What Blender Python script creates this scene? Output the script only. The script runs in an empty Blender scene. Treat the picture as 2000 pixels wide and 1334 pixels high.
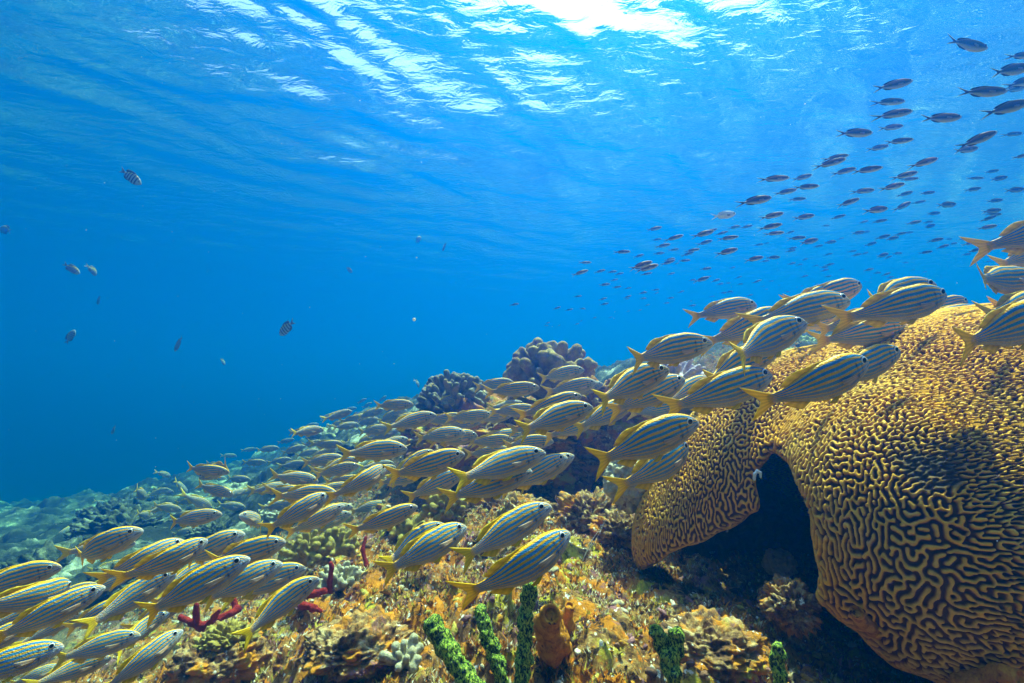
import bpy, bmesh, math, random
import numpy as np
from mathutils import Vector, Matrix

R = math.radians
S = bpy.context.scene
C = S.collection

# ------------------------------------------------------------------ camera
FPX = 885.0                      # focal length in photo pixels (photo 2000 x 1334)
PITCH = R(7.0)
cam_d = bpy.data.cameras.new('camera')
cam = bpy.data.objects.new('camera', cam_d)
C.objects.link(cam)
cam_d.sensor_width = 36.0
cam_d.lens = 36.0 * FPX / 2000.0
cam_d.clip_start = 0.02
cam_d.clip_end = 400.0
cam.location = (0, 0, 0)
cam.rotation_euler = (R(90) + PITCH, 0, 0)
S.camera = cam
cp, sp = math.cos(PITCH), math.sin(PITCH)

def at(px, py, d):
    """World point that the photo shows at pixel (px, py), d metres ahead of the lens."""
    x = (px - 1000.0) / FPX * d
    u = -(py - 667.0) / FPX * d
    return Vector((x, d * cp - u * sp, d * sp + u * cp))

# ------------------------------------------------------------------ sky, sun, exposure
SUN_EL, SUN_AZ = 68.0, 22.0
SURF_Z = 2.5
w = bpy.data.worlds.new("World")
S.world = w
w.use_nodes = True
nt = w.node_tree
nt.nodes.clear()
sky = nt.nodes.new('ShaderNodeTexSky')
sky.sky_type = 'NISHITA'
sky.sun_disc = False
sky.sun_elevation = R(SUN_EL)
sky.sun_rotation = R(SUN_AZ)
sky.dust_density = 4.0
bg = nt.nodes.new('ShaderNodeBackground')
bg.inputs['Strength'].default_value = 0.09
wo = nt.nodes.new('ShaderNodeOutputWorld')
nt.links.new(sky.outputs['Color'], bg.inputs['Color'])
nt.links.new(bg.outputs[0], wo.inputs['Surface'])
sd = bpy.data.lights.new('sun', 'SUN')
sd.energy = 5.0
sd.angle = R(0.5)
sd.color = (1.0, 0.92, 0.66)
sun = bpy.data.objects.new('sun', sd)
C.objects.link(sun)
sv = Vector((math.cos(R(SUN_EL)) * math.sin(R(SUN_AZ)), math.cos(R(SUN_EL)) * math.cos(R(SUN_AZ)), math.sin(R(SUN_EL))))
sun.rotation_euler = sv.to_track_quat('Z', 'Y').to_euler()
sun.location = sv * 20

vs = S.view_settings
vs.view_transform = 'Standard'
vs.look = 'None'
vs.gamma = 1.0
vs.exposure = 1.8
S.render.engine = 'CYCLES'
cy = S.cycles
cy.use_denoising = True
try:
    cy.denoiser = 'OPENIMAGEDENOISE'
    cy.denoising_input_passes = 'RGB_ALBEDO_NORMAL'
    cy.denoising_prefilter = 'ACCURATE'
except Exception:
    pass
cy.max_bounces = 6
cy.diffuse_bounces = 2
cy.glossy_bounces = 2
cy.transmission_bounces = 3
cy.transparent_max_bounces = 12
cy.volume_bounces = 1
cy.caustics_reflective = False
cy.caustics_refractive = False
cy.sample_clamp_indirect = 6.0

# ------------------------------------------------------------------ helpers
def mesh_np(name, V, F, smooth=True, mat=None):
    """Mesh from a vertex array and an (n,4) or (n,3) face array."""
    V = np.asarray(V, np.float32)
    F = np.asarray(F, np.int32)
    me = bpy.data.meshes.new(name)
    k = F.shape[1]
    me.vertices.add(len(V)); me.loops.add(F.size); me.polygons.add(len(F))
    me.vertices.foreach_set('co', V.ravel())
    me.loops.foreach_set('vertex_index', F.ravel())
    me.polygons.foreach_set('loop_start', np.arange(0, F.size, k, dtype=np.int32))
    me.polygons.foreach_set('loop_total', np.full(len(F), k, np.int32))
    me.polygons.foreach_set('use_smooth', np.full(len(F), smooth))
    me.update(calc_edges=True)
    me.validate()
    if mat: me.materials.append(mat)
    return me

def link(name, me, parent=None):
    o = bpy.data.objects.new(name, me)
    C.objects.link(o)
    if parent: o.parent = parent
    return o

def tag(o, label=None, cat=None, group=None, kind=None):
    if label: o['label'] = label
    if cat: o['category'] = cat
    if group: o['group'] = group
    if kind: o['kind'] = kind
    return o

def col_attr(me, name, rgb):
    a = me.color_attributes.new(name, 'FLOAT_COLOR', 'POINT')
    c = np.ones((len(me.vertices), 4), np.float32)
    c[:, :3] = rgb
    a.data.foreach_set('color', c.ravel())

def flt_attr(me, name, v):
    a = me.attributes.new(name, 'FLOAT', 'POINT')
    a.data.foreach_set('value', np.asarray(v, np.float32))

def grid_faces(n, m, wrap=False):
    """n x m vertex grid (row major) -> quads; wrap closes the second axis."""
    i, j = np.meshgrid(np.arange(n - 1), np.arange(m if wrap else m - 1), indexing='ij')
    j2 = (j + 1) % m
    return np.stack([i * m + j, i * m + j2, (i + 1) * m + j2, (i + 1) * m + j], -1).reshape(-1, 4)

# -- numpy noise
_rs = np.random.RandomState(7)
_PERM = _rs.permutation(512).astype(np.int64)
_GR = _rs.randn(512, 3); _GR /= np.linalg.norm(_GR, axis=1)[:, None]
def _h(ix, iy, iz):
    return _PERM[(_PERM[(_PERM[ix & 511] + iy) & 511] + iz) & 511]
def noise3(P):
    """Gradient noise, about -0.6..0.6."""
    P = np.asarray(P, np.float64)
    I = np.floor(P).astype(np.int64); f = P - I
    u = f * f * f * (f * (f * 6 - 15) + 10)
    out = 0
    for dx in (0, 1):
        wx = u[..., 0] if dx else 1 - u[..., 0]
        for dy in (0, 1):
            wy = u[..., 1] if dy else 1 - u[..., 1]
            for dz in (0, 1):
                wz = u[..., 2] if dz else 1 - u[..., 2]
                g = _GR[_h(I[..., 0] + dx, I[..., 1] + dy, I[..., 2] + dz)]
                out = out + wx * wy * wz * (g[..., 0] * (f[..., 0] - dx) + g[..., 1] * (f[..., 1] - dy) + g[..., 2] * (f[..., 2] - dz))
    return out
def fbm(P, oct=4, lac=2.03, gain=0.5):
    P = np.asarray(P, np.float64)
    a, s = 1.0, 0
    for k in range(oct):
        s = s + a * noise3(P + 17.3 * k); P = P * lac; a *= gain
    return s
def worley3(P):
    """Distance to the nearest feature point and that point's hash in 0..1."""
    P = np.asarray(P, np.float64)
    I = np.floor(P).astype(np.int64)
    best = np.full(P.shape[:-1], 9.0); hid = np.zeros(P.shape[:-1])
    for dx in (-1, 0, 1):
        for dy in (-1, 0, 1):
            for dz in (-1, 0, 1):
                h = _h(I[..., 0] + dx, I[..., 1] + dy, I[..., 2] + dz)
                q = I + np.array([dx, dy, dz]) + 0.5 + 0.45 * _GR[h]
                d = np.linalg.norm(q - P, axis=-1)
                m = d < best
                best = np.where(m, d, best); hid = np.where(m, h / 511.0, hid)
    return best, hid

# -- shader helpers
def new_mat(name):
    m = bpy.data.materials.new(name)
    m.use_nodes = True
    m.node_tree.nodes.clear()
    return m, m.node_tree
def nd(nt, typ, **kw):
    n = nt.nodes.new(typ)
    for k, v in kw.items():
        if k in ('op', 'operation'): n.operation = v
        elif k == 'bt': n.blend_type = v
        elif k == 'dt': n.data_type = v
        elif k == 'attr': n.attribute_name = v
        else:
            n.inputs[k.replace('_', ' ')].default_value = v
    return n
def ramp(nt, stops, interp='LINEAR'):
    r = nt.nodes.new('ShaderNodeValToRGB')
    e = r.color_ramp.elements
    r.color_ramp.interpolation = interp
    while len(e) < len(stops): e.new(0.5)
    for el, (p, c) in zip(e, stops):
        el.position = p
        el.color = (c[0], c[1], c[2], 1) if len(c) == 3 else c
    return r
def mixc(nt, fac, a, b, bt='MIX'):
    m = nt.nodes.new('ShaderNodeMix'); m.data_type = 'RGBA'; m.blend_type = bt
    for s, v in ((0, fac), (6, a), (7, b)):
        if isinstance(v, bpy.types.NodeSocket): nt.links.new(v, m.inputs[s])
        elif isinstance(v, (int, float)): m.inputs[s].default_value = v
        else: m.inputs[s].default_value = (*v, 1)
    return m.outputs[2]
def finish(m, nt, color, rough=0.7, spec=0.3, bump=None, bump_d=0.01, bump_s=0.6, sss=0.0, metallic=0.0, transl=0.0):
    p = nt.nodes.new('ShaderNodeBsdfPrincipled')
    if isinstance(color, bpy.types.NodeSocket): nt.links.new(color, p.inputs['Base Color'])
    else: p.inputs['Base Color'].default_value = (*color, 1)
    if isinstance(rough, bpy.types.NodeSocket): nt.links.new(rough, p.inputs['Roughness'])
    else: p.inputs['Roughness'].default_value = rough
    p.inputs['Specular IOR Level'].default_value = spec
    p.inputs['Metallic'].default_value = metallic
    if bump is not None:
        b = nt.nodes.new('ShaderNodeBump'); b.inputs['Distance'].default_value = bump_d; b.inputs['Strength'].default_value = bump_s
        nt.links.new(bump, b.inputs['Height']); nt.links.new(b.outputs[0], p.inputs['Normal'])
    o = nt.nodes.new('ShaderNodeOutputMaterial')
    sh = p.outputs[0]
    if transl:
        t = nt.nodes.new('ShaderNodeBsdfTranslucent')
        if isinstance(color, bpy.types.NodeSocket): nt.links.new(color, t.inputs[0])
        else: t.inputs[0].default_value = (*color, 1)
        ms = nt.nodes.new('ShaderNodeMixShader'); ms.inputs[0].default_value = transl
        nt.links.new(sh, ms.inputs[1]); nt.links.new(t.outputs[0], ms.inputs[2]); sh = ms.outputs[0]
    nt.links.new(sh, o.inputs['Surface'])
    return m
# ------------------------------------------------------------------ the body of water
def build_water():
    # surface: a rippled sheet seen from below
    nr, na = 420, 900
    r = np.exp(np.linspace(math.log(0.35), math.log(70.0), nr))
    a = np.linspace(0, 2 * math.pi, na, endpoint=False)
    rr, aa = np.meshgrid(r, a, indexing='ij')
    X, Y = rr * np.sin(aa), rr * np.cos(aa)
    rs = np.random.RandomState(WAVE_SEED)
    Z = np.zeros_like(X)
    wx = X + 0.10 * noise3(np.stack([X * .6, Y * .6, X * 0 + 3], -1)) * 4
    wy = Y + 0.10 * noise3(np.stack([X * .6, Y * .6, X * 0 + 9], -1)) * 4
    for k in range(46):
        lam = 0.10 * (1.5 / 0.10) ** rs.rand()
        th = R(122) + rs.randn() * R(18)
        kx, ky = math.cos(th) * 2 * math.pi / lam, math.sin(th) * 2 * math.pi / lam
        amp = 0.0047 * lam ** 0.86
        # short ripples cannot be carried by the coarse far rings
        spacing = rr * 0.0127
        fade = np.clip((lam / spacing - 2.5) / 2.5, 0, 1) / (1 + (rr / 6.5) ** 2)
        Z += amp * fade * np.sin(kx * wx + ky * wy + rs.rand() * 6.28)
    Z += 0.02 * noise3(np.stack([wx * 1.6, wy * 1.2, X * 0], -1))
    V = np.stack([X, Y, SURF_Z + Z], -1).reshape(-1, 3)
    F = grid_faces(nr, na, wrap=True)[:, ::-1]
    c0 = len(V)
    V = np.vstack([V, [[0, 0, SURF_Z]]])
    m, nt = new_mat('water_surface')
    geo = nd(nt, 'ShaderNodeTexCoord')
    mp = nd(nt, 'ShaderNodeMapping'); mp.inputs['Scale'].default_value = (1.6, 3.2, 1.0); mp.inputs['Rotation'].default_value = (0, 0, R(-12))
    nt.links.new(geo.outputs['Object'], mp.inputs[0])
    n1 = nd(nt, 'ShaderNodeTexNoise', Scale=3.0, Detail=4.0, Roughness=0.55, Distortion=0.6)
    nt.links.new(mp.outputs[0], n1.inputs['Vector'])
    b = nd(nt, 'ShaderNodeBump', Strength=1.0, Distance=0.011)
    nt.links.new(n1.outputs['Fac'], b.inputs['Height'])
    fr = nd(nt, 'ShaderNodeFresnel', IOR=1.333)
    nt.links.new(b.outputs[0], fr.inputs['Normal'])
    tr = nd(nt, 'ShaderNodeBsdfTransparent'); tr.inputs[0].default_value = (1, 1, 1, 1)
    gl = nd(nt, 'ShaderNodeBsdfGlossy', Roughness=0.03); gl.inputs[0].default_value = (1, 1, 1, 1)
    nt.links.new(b.outputs[0], gl.inputs['Normal'])
    ms = nd(nt, 'ShaderNodeMixShader')
    nt.links.new(fr.outputs[0], ms.inputs[0]); nt.links.new(tr.outputs[0], ms.inputs[1]); nt.links.new(gl.outputs[0], ms.inputs[2])
    o = nd(nt, 'ShaderNodeOutputMaterial')
    nt.links.new(ms.outputs[0], o.inputs['Surface'])
    me = mesh_np('water_surface', V, F, True, m)
    bm = bmesh.new(); bm.from_mesh(me); bm.verts.ensure_lookup_table()
    for j in range(na):
        f = bm.faces.new((bm.verts[j], bm.verts[(j + 1) % na], bm.verts[c0])); f.smooth = True
    bmesh.ops.recalc_face_normals(bm, faces=bm.faces)
    up = sum(f.normal.z for f in list(bm.faces)[:500])
    if up < 0: bmesh.ops.reverse_faces(bm, faces=bm.faces)
    bm.to_mesh(me); bm.free()
    tag(link('water_surface', me), kind='structure')
    # the water itself: one closed box of even density
    m, nt = new_mat('water_volume')
    pv = nd(nt, 'ShaderNodeVolumePrincipled')
    pv.inputs['Color'].default_value = HAZE_COLOR
    pv.inputs['Absorption Color'].default_value = HAZE_ABS
    pv.inputs['Density'].default_value = HAZE_D
    pv.inputs['Anisotropy'].default_value = HAZE_G
    pv.inputs['Emission Strength'].default_value = 0
    o = nd(nt, 'ShaderNodeOutputMaterial')
    nt.links.new(pv.outputs[0], o.inputs['Volume'])
    bx = 75.0; z0, z1 = -12.0, SURF_Z + 0.25
    V = [(x, y, z) for z in (z0, z1) for x, y in ((-bx, -bx), (bx, -bx), (bx, bx), (-bx, bx))]
    F = [(3, 2, 1, 0), (4, 5, 6, 7), (0, 1, 5, 4), (1, 2, 6, 5), (2, 3, 7, 6), (3, 0, 4, 7)]
    tag(link('haze', mesh_np('haze', V, F, False, m)), kind='stuff')

WAVE_SEED = 12
HAZE_COLOR = (0.001, 0.140, 0.68, 1)
HAZE_ABS = (0.0, 0.42, 0.45, 1)
HAZE_D = 0.18
HAZE_G = 0.76
build_water()
# ------------------------------------------------------------------ seabed and reef floor
CTRL = [  # photo pixel and distance of points on the reef floor
    (-300,1500,1.3),(0,1420,1.35),(300,1400,1.1),(600,1380,.92),(1000,1380,.80),(1400,1390,.80),(1700,1400,.85),(2100,1450,.9),(2500,1400,1.0),
    (420,1320,1.12),(520,1240,1.25),(800,1190,1.12),(1100,1130,1.22),(1300,1150,1.25),(1500,1200,1.25),(1700,1250,1.2),(2000,1300,1.2),
    (640,1130,1.6),(760,1040,1.9),(900,1000,2.0),(1010,985,2.0),(1100,1010,1.8),(1200,1030,1.75),(1400,1120,1.6),(1560,1130,1.6),(1800,1150,1.7),(2200,1150,1.7),
    (350,1200,1.9),(200,1200,2.1),(0,1250,2.0),(-300,1250,2.0),(-300,1130,2.9),
    (0,1150,2.7),(200,1080,3.0),(100,1030,4.6),(-200,1060,4.8),(400,970,4.6),(300,1015,3.9),(560,1010,3.0),(560,900,6.5),(330,945,8),(100,990,8),(-200,1000,8),
    (450,915,10.5),(100,1010,13),(-300,1010,13),(680,830,7),(640,900,3.6),(760,900,3.0),
    (840,960,2.5),(960,960,2.5),(1080,975,2.5),(1180,960,2.4),(1300,900,2.3),
    (850,845,3.0),(1000,830,3.2),(1200,800,3.0),(1330,770,2.6),(1450,800,2.2),(1600,800,2.2),(1800,760,2.4),(2100,760,2.4),
    (1180,735,6),(1420,700,5),(1700,680,5),(1900,655,5),(2200,640,5),(900,800,7),
    (600,900,15),(1000,795,14),(1500,730,11),(1900,700,11),(2300,690,11),(-300,1000,20),(200,990,20),
]
def bed_base():
    P = np.array([at(*c)[:] for c in CTRL])
    extra = [(0, -1, -.75), (-1.5, -1, -1.1), (1.5, -1, -.7), (-2, .2, -1.1), (1.8, .3, -.7), (0, .25, -.55), (.4, .1, -.6), (-.5, .2, -.7)]
    for k in range(24):
        a = k / 24 * 2 * math.pi
        L_ = .5 - .5 * math.sin(a)
        extra += [(30 * math.sin(a), 30 * math.cos(a), -2.2 - 4 * L_), (85 * math.sin(a), 85 * math.cos(a), -3.5 - 6 * L_)]
    return np.vstack([P, np.array(extra)])
_BP = bed_base()
def _lp(x, y):
    r = np.sqrt(x * x + y * y) + .25
    l = np.log(r) * 1.0
    return np.stack([l * np.sin(np.arctan2(x, y)) + 0 * l, l * np.cos(np.arctan2(x, y))], -1), l
def _feat(x, y):
    s = np.log1p(np.sqrt(x * x + y * y) * 2.0); a = np.arctan2(x, y)
    return np.stack([s * np.sin(a), s * np.cos(a)], -1)
def _fit():
    f = _feat(_BP[:, 0], _BP[:, 1]); n = len(f)
    d2 = ((f[:, None] - f[None]) ** 2).sum(-1)
    K = np.where(d2 > 0, d2 * np.log(d2 + 1e-12) * .5, 0) + np.eye(n) * 2e-3
    A = np.zeros((n + 3, n + 3)); A[:n, :n] = K; A[:n, n] = 1; A[:n, n + 1:] = f; A[n, :n] = 1; A[n + 1:, :n] = f.T
    return f, np.linalg.solve(A, np.concatenate([_BP[:, 2], np.zeros(3)]))
_BF, _BW = _fit()
def bed_z(x, y):
    f = _feat(np.asarray(x, float), np.asarray(y, float)); sh = f.shape[:-1]; f = f.reshape(-1, 2)
    out = np.empty(len(f))
    for s in range(0, len(f), 40000):
        q = f[s:s + 40000]
        d2 = ((q[:, None] - _BF[None]) ** 2).sum(-1)
        n = len(_BF)
        out[s:s + 40000] = (d2 * np.log(d2 + 1e-12) * .5) @ _BW[:n] + _BW[n] + q @ _BW[n + 1:]
    return out.reshape(sh)

def build_bed():
    na, nr = 1150, 900
    a = np.concatenate([np.linspace(-math.pi, -R(60), 60, endpoint=False), np.linspace(-R(60), R(60), na - 120), np.linspace(R(60), math.pi, 61)[1:]])
    na = len(a)
    r = np.exp(np.linspace(math.log(.42), math.log(74.0), nr))
    rr, aa = np.meshgrid(r, a, indexing='ij')
    # base on a coarse lattice, then interpolated
    rc, ac = r[::6], a[::6]
    rr6, aa6 = np.meshgrid(rc, ac, indexing='ij')
    z6 = bed_z(rr6 * np.sin(aa6), rr6 * np.cos(aa6))
    zt = np.array([np.interp(a, ac, row) for row in z6])
    z = np.array([np.interp(np.log(r), np.log(rc), col) for col in zt.T]).T
    X, Y = rr * np.sin(aa), rr * np.cos(aa)
    near = 1 / (1 + (rr / 2.6) ** 3)
    far = 1 - near
    P = np.stack([X, Y, z], -1)
    q = P + .05 * np.stack([noise3(P * 7), noise3(P * 7 + 31), noise3(P * 7 + 77)], -1)
    w1, h1 = worley3(q * np.array([6.5, 6.5, 3]))
    w2, h2 = worley3(q * np.array([19, 19, 9]) + 40)
    w3, h3 = worley3(P * np.array([55, 55, 30]) + 90)
    lump = .095 * (.45 - 1.1 * w1 ** 2) * (h1 > .3) + .044 * (.42 - 1.1 * w2 ** 2) * (.4 + h2) + .010 * (.5 - w3) * (h3 > .25)
    f1 = fbm(P * 14, 4); f2 = fbm(P * 45, 3)
    dz = near * (lump + .034 * f1 + .012 * f2 + .05 * fbm(P * 3.1 + 5, 2))
    w4, h4 = worley3(np.stack([X * 1.5, Y * 1.5, X * 0], -1) + 11)
    w5, h5 = worley3(np.stack([X * 4, Y * 4, X * 0], -1) + 21)
    bump = np.clip(.6 - w4, 0, 1) ** .7 * (h4 > .35) * (.25 + .5 * h4) + .35 * np.clip(.6 - w5, 0, 1) ** .7 * (h5 > .3) * h5
    lim = np.clip((rr - 1.6) / 2.5, 0, 1)
    dz += lim * (.40 * bump * far + .10 * fbm(P * 5, 5, 2.1, .6) * far)
    z = z + dz
    # small sideways shifts so that lumps overhang
    X = X + near * .02 * noise3(P * 16 + 3) ; Y = Y + near * .02 * noise3(P * 16 + 8)
    V = np.stack([X, Y, z], -1).reshape(-1, 3)
    F = grid_faces(nr, na)
    inner = len(V)
    m, nt = new_mat('reef_floor')
    tc = nd(nt, 'ShaderNodeTexCoord'); O = tc.outputs['Object']
    def noise(scale, det=4, rough=.6, dist=0., off=0.):
        mp = nd(nt, 'ShaderNodeMapping'); mp.inputs['Location'].default_value = (off, off * .7, off * .3)
        nt.links.new(O, mp.inputs[0])
        n = nd(nt, 'ShaderNodeTexNoise', Scale=scale, Detail=det, Roughness=rough, Distortion=dist)
        nt.links.new(mp.outputs[0], n.inputs['Vector']); return n.outputs['Fac']
    def sel(sock, lo, hi):
        r_ = ramp(nt, [(lo, (0, 0, 0)), (hi, (1, 1, 1))]); nt.links.new(sock, r_.inputs[0]); return r_.outputs[0]
    base = ramp(nt, [(.28, (.022, .011, .009)), (.43, (.12, .052, .022)), (.53, (.31, .155, .04)), (.63, (.48, .32, .12)), (.75, (.66, .54, .33))])
    nt.links.new(noise(38, 8, .72, .5), base.inputs[0])
    c = base.outputs[0]
    c = mixc(nt, sel(noise(7.5, 7, .68, .4, 3), .49, .57), c, (.56, .20, .008))
    c = mixc(nt, sel(noise(10, 6, .66, .5, 9), .57, .64), c, (.30, .12, .14))
    c = mixc(nt, sel(noise(9, 6, .7, .3, 15), .57, .63), c, (.46, .36, .03))
    c = mixc(nt, sel(noise(16, 6, .72, .6, 22), .55, .62), c, (.028, .014, .012))
    c = mixc(nt, sel(noise(60, 3, .6, 0, 31), .63, .67), c, (.80, .76, .68))
    c = mixc(nt, sel(noise(48, 3, .6, 0, 47), .64, .68), c, (.72, .22, .01))
    # farther reef: pale sand patches between dull coral heads
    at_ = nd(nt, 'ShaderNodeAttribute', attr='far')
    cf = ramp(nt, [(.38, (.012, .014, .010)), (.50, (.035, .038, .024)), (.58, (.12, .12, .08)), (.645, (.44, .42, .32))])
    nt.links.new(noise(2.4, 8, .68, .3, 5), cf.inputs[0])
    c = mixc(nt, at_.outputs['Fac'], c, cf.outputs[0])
    finish(m, nt, c, .9, .15, bump=noise(70, 6, .75, .3, 2), bump_d=.012, bump_s=.9)
    me = mesh_np('seabed', V, F, True, m)
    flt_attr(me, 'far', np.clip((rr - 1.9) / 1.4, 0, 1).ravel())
    tag(link('seabed', me), kind='structure')
    return V.reshape(nr, na, 3), a, r
BEDV, BED_A, BED_R = build_bed()
def ground(x, y):
    """Height of the finished reef floor at (x, y)."""
    i = int(np.clip(np.searchsorted(BED_R, math.hypot(x, y)), 0, len(BED_R) - 1))
    j = int(np.clip(np.searchsorted(BED_A, math.atan2(x, y)), 0, len(BED_A) - 1))
    return float(BEDV[i, j, 2])
# ------------------------------------------------------------------ solid modelling on a grid
def surface_net(f, origin, h):
    """Quads of the zero surface of a sampled distance field."""
    nx, ny, nz = f.shape
    ncy, ncz = ny - 1, nz - 1
    ncell = (nx - 1) * ncy * ncz
    acc = np.zeros((ncell, 3)); cnt = np.zeros(ncell)
    quads = []
    for ax in range(3):
        sl0 = [slice(None)] * 3; sl1 = [slice(None)] * 3
        sl0[ax] = slice(0, -1); sl1[ax] = slice(1, None)
        A, B = f[tuple(sl0)], f[tuple(sl1)]
        I = np.argwhere((A < 0) != (B < 0))
        a = A[tuple(I.T)]; b = B[tuple(I.T)]
        t = a / (a - b)
        P = I.astype(float); P[:, ax] += t
        o1, o2 = (ax + 1) % 3, (ax + 2) % 3
        lim = np.array([nx - 1, ny - 1, nz - 1])
        ok = (I[:, o1] > 0) & (I[:, o2] > 0) & (I[:, o1] < lim[o1]) & (I[:, o2] < lim[o2])
        I, P, a = I[ok], P[ok], a[ok]
        ids = []
        for d1, d2 in ((0, 0), (-1, 0), (-1, -1), (0, -1)):
            J = I.copy(); J[:, o1] += d1; J[:, o2] += d2
            cid = (J[:, 0] * ncy + J[:, 1]) * ncz + J[:, 2]
            ids.append(cid)
            for k in range(3):
                acc[:, k] += np.bincount(cid, P[:, k], ncell)
            cnt += np.bincount(cid, minlength=ncell)
        q = np.stack(ids, 1)
        fl = a < 0
        q[fl] = q[fl][:, ::-1]
        quads.append(q[:, ::-1])
    Q = np.vstack(quads)
    used = np.flatnonzero(cnt > 0)
    remap = np.full(ncell, -1); remap[used] = np.arange(len(used))
    V = acc[used] / cnt[used][:, None] * h + np.asarray(origin)
    return V, remap[Q]

def sgrid(lo, hi, h):
    ax = [np.arange(lo[k], hi[k] + h, h, dtype=np.float32) for k in range(3)]
    return np.meshgrid(*ax, indexing='ij')
def s_ell(G, c, r, rot=None):
    d = [G[k] - c[k] for k in range(3)]
    if rot is not None:
        Rm = np.array(rot)
        d = [sum(Rm[k][i] * d[i] for i in range(3)) for k in range(3)]
    k0 = np.sqrt(sum((d[k] / r[k]) ** 2 for k in range(3)))
    k1 = np.sqrt(sum((d[k] / r[k] ** 2) ** 2 for k in range(3))) + 1e-9
    return k0 * (k0 - 1) / k1
def s_cap(G, a, b, ra, rb):
    a = np.array(a, float); b = np.array(b, float); ab = b - a
    L = ab @ ab + 1e-12
    t = np.clip(sum((G[k] - a[k]) * ab[k] for k in range(3)) / L, 0, 1)
    return np.sqrt(sum((G[k] - a[k] - t * ab[k]) ** 2 for k in range(3))) - (ra + (rb - ra) * t)
def smin(a, b, k):
    h = np.clip(.5 + .5 * (b - a) / k, 0, 1)
    return b + (a - b) * h - k * h * (1 - h)
def smax(a, b, k): return -smin(-a, -b, k)

def quad_subdiv(V, Q):
    """One linear split of every quad in four."""
    E = np.stack([Q, np.roll(Q, -1, 1)], -1).reshape(-1, 2)
    E.sort(1)
    key = E[:, 0].astype(np.int64) * len(V) + E[:, 1]
    uq, inv = np.unique(key, return_inverse=True)
    e0, e1 = uq // len(V), uq % len(V)
    n0, n1 = len(V), len(V) + len(uq)
    em = inv.reshape(-1, 4) + n0
    fc = np.arange(len(Q)) + n1
    V2 = np.vstack([V, (V[e0] + V[e1]) / 2, V[Q].mean(1)])
    out = []
    for k in range(4):
        out.append(np.stack([Q[:, k], em[:, k], fc, em[:, (k + 3) % 4]], 1))
    return V2, np.vstack(out)
def neighbours(n, Q, kmax=6):
    E = np.stack([Q, np.roll(Q, -1, 1)], -1).reshape(-1, 2)
    E = np.vstack([E, E[:, ::-1]])
    key = np.unique(E[:, 0].astype(np.int64) * n + E[:, 1])
    a, b = key // n, key % n
    deg = np.bincount(a, minlength=n)
    start = np.concatenate([[0], np.cumsum(deg)[:-1]])
    slot = np.arange(len(a)) - start[a]
    ok = slot < kmax
    nb = np.tile(np.arange(n)[:, None], (1, kmax))
    nb[a[ok], slot[ok]] = b[ok]
    wt = np.zeros((n, kmax), np.float32); wt[a[ok], slot[ok]] = 1
    return nb, wt
def v_normals(V, Q):
    n = np.cross(V[Q[:, 2]] - V[Q[:, 0]], V[Q[:, 3]] - V[Q[:, 1]])
    N = np.stack([sum(np.bincount(Q[:, c], n[:, k], len(V)) for c in range(4)) for k in range(3)], 1)
    return N / (np.linalg.norm(N, axis=1)[:, None] + 1e-12)
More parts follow.
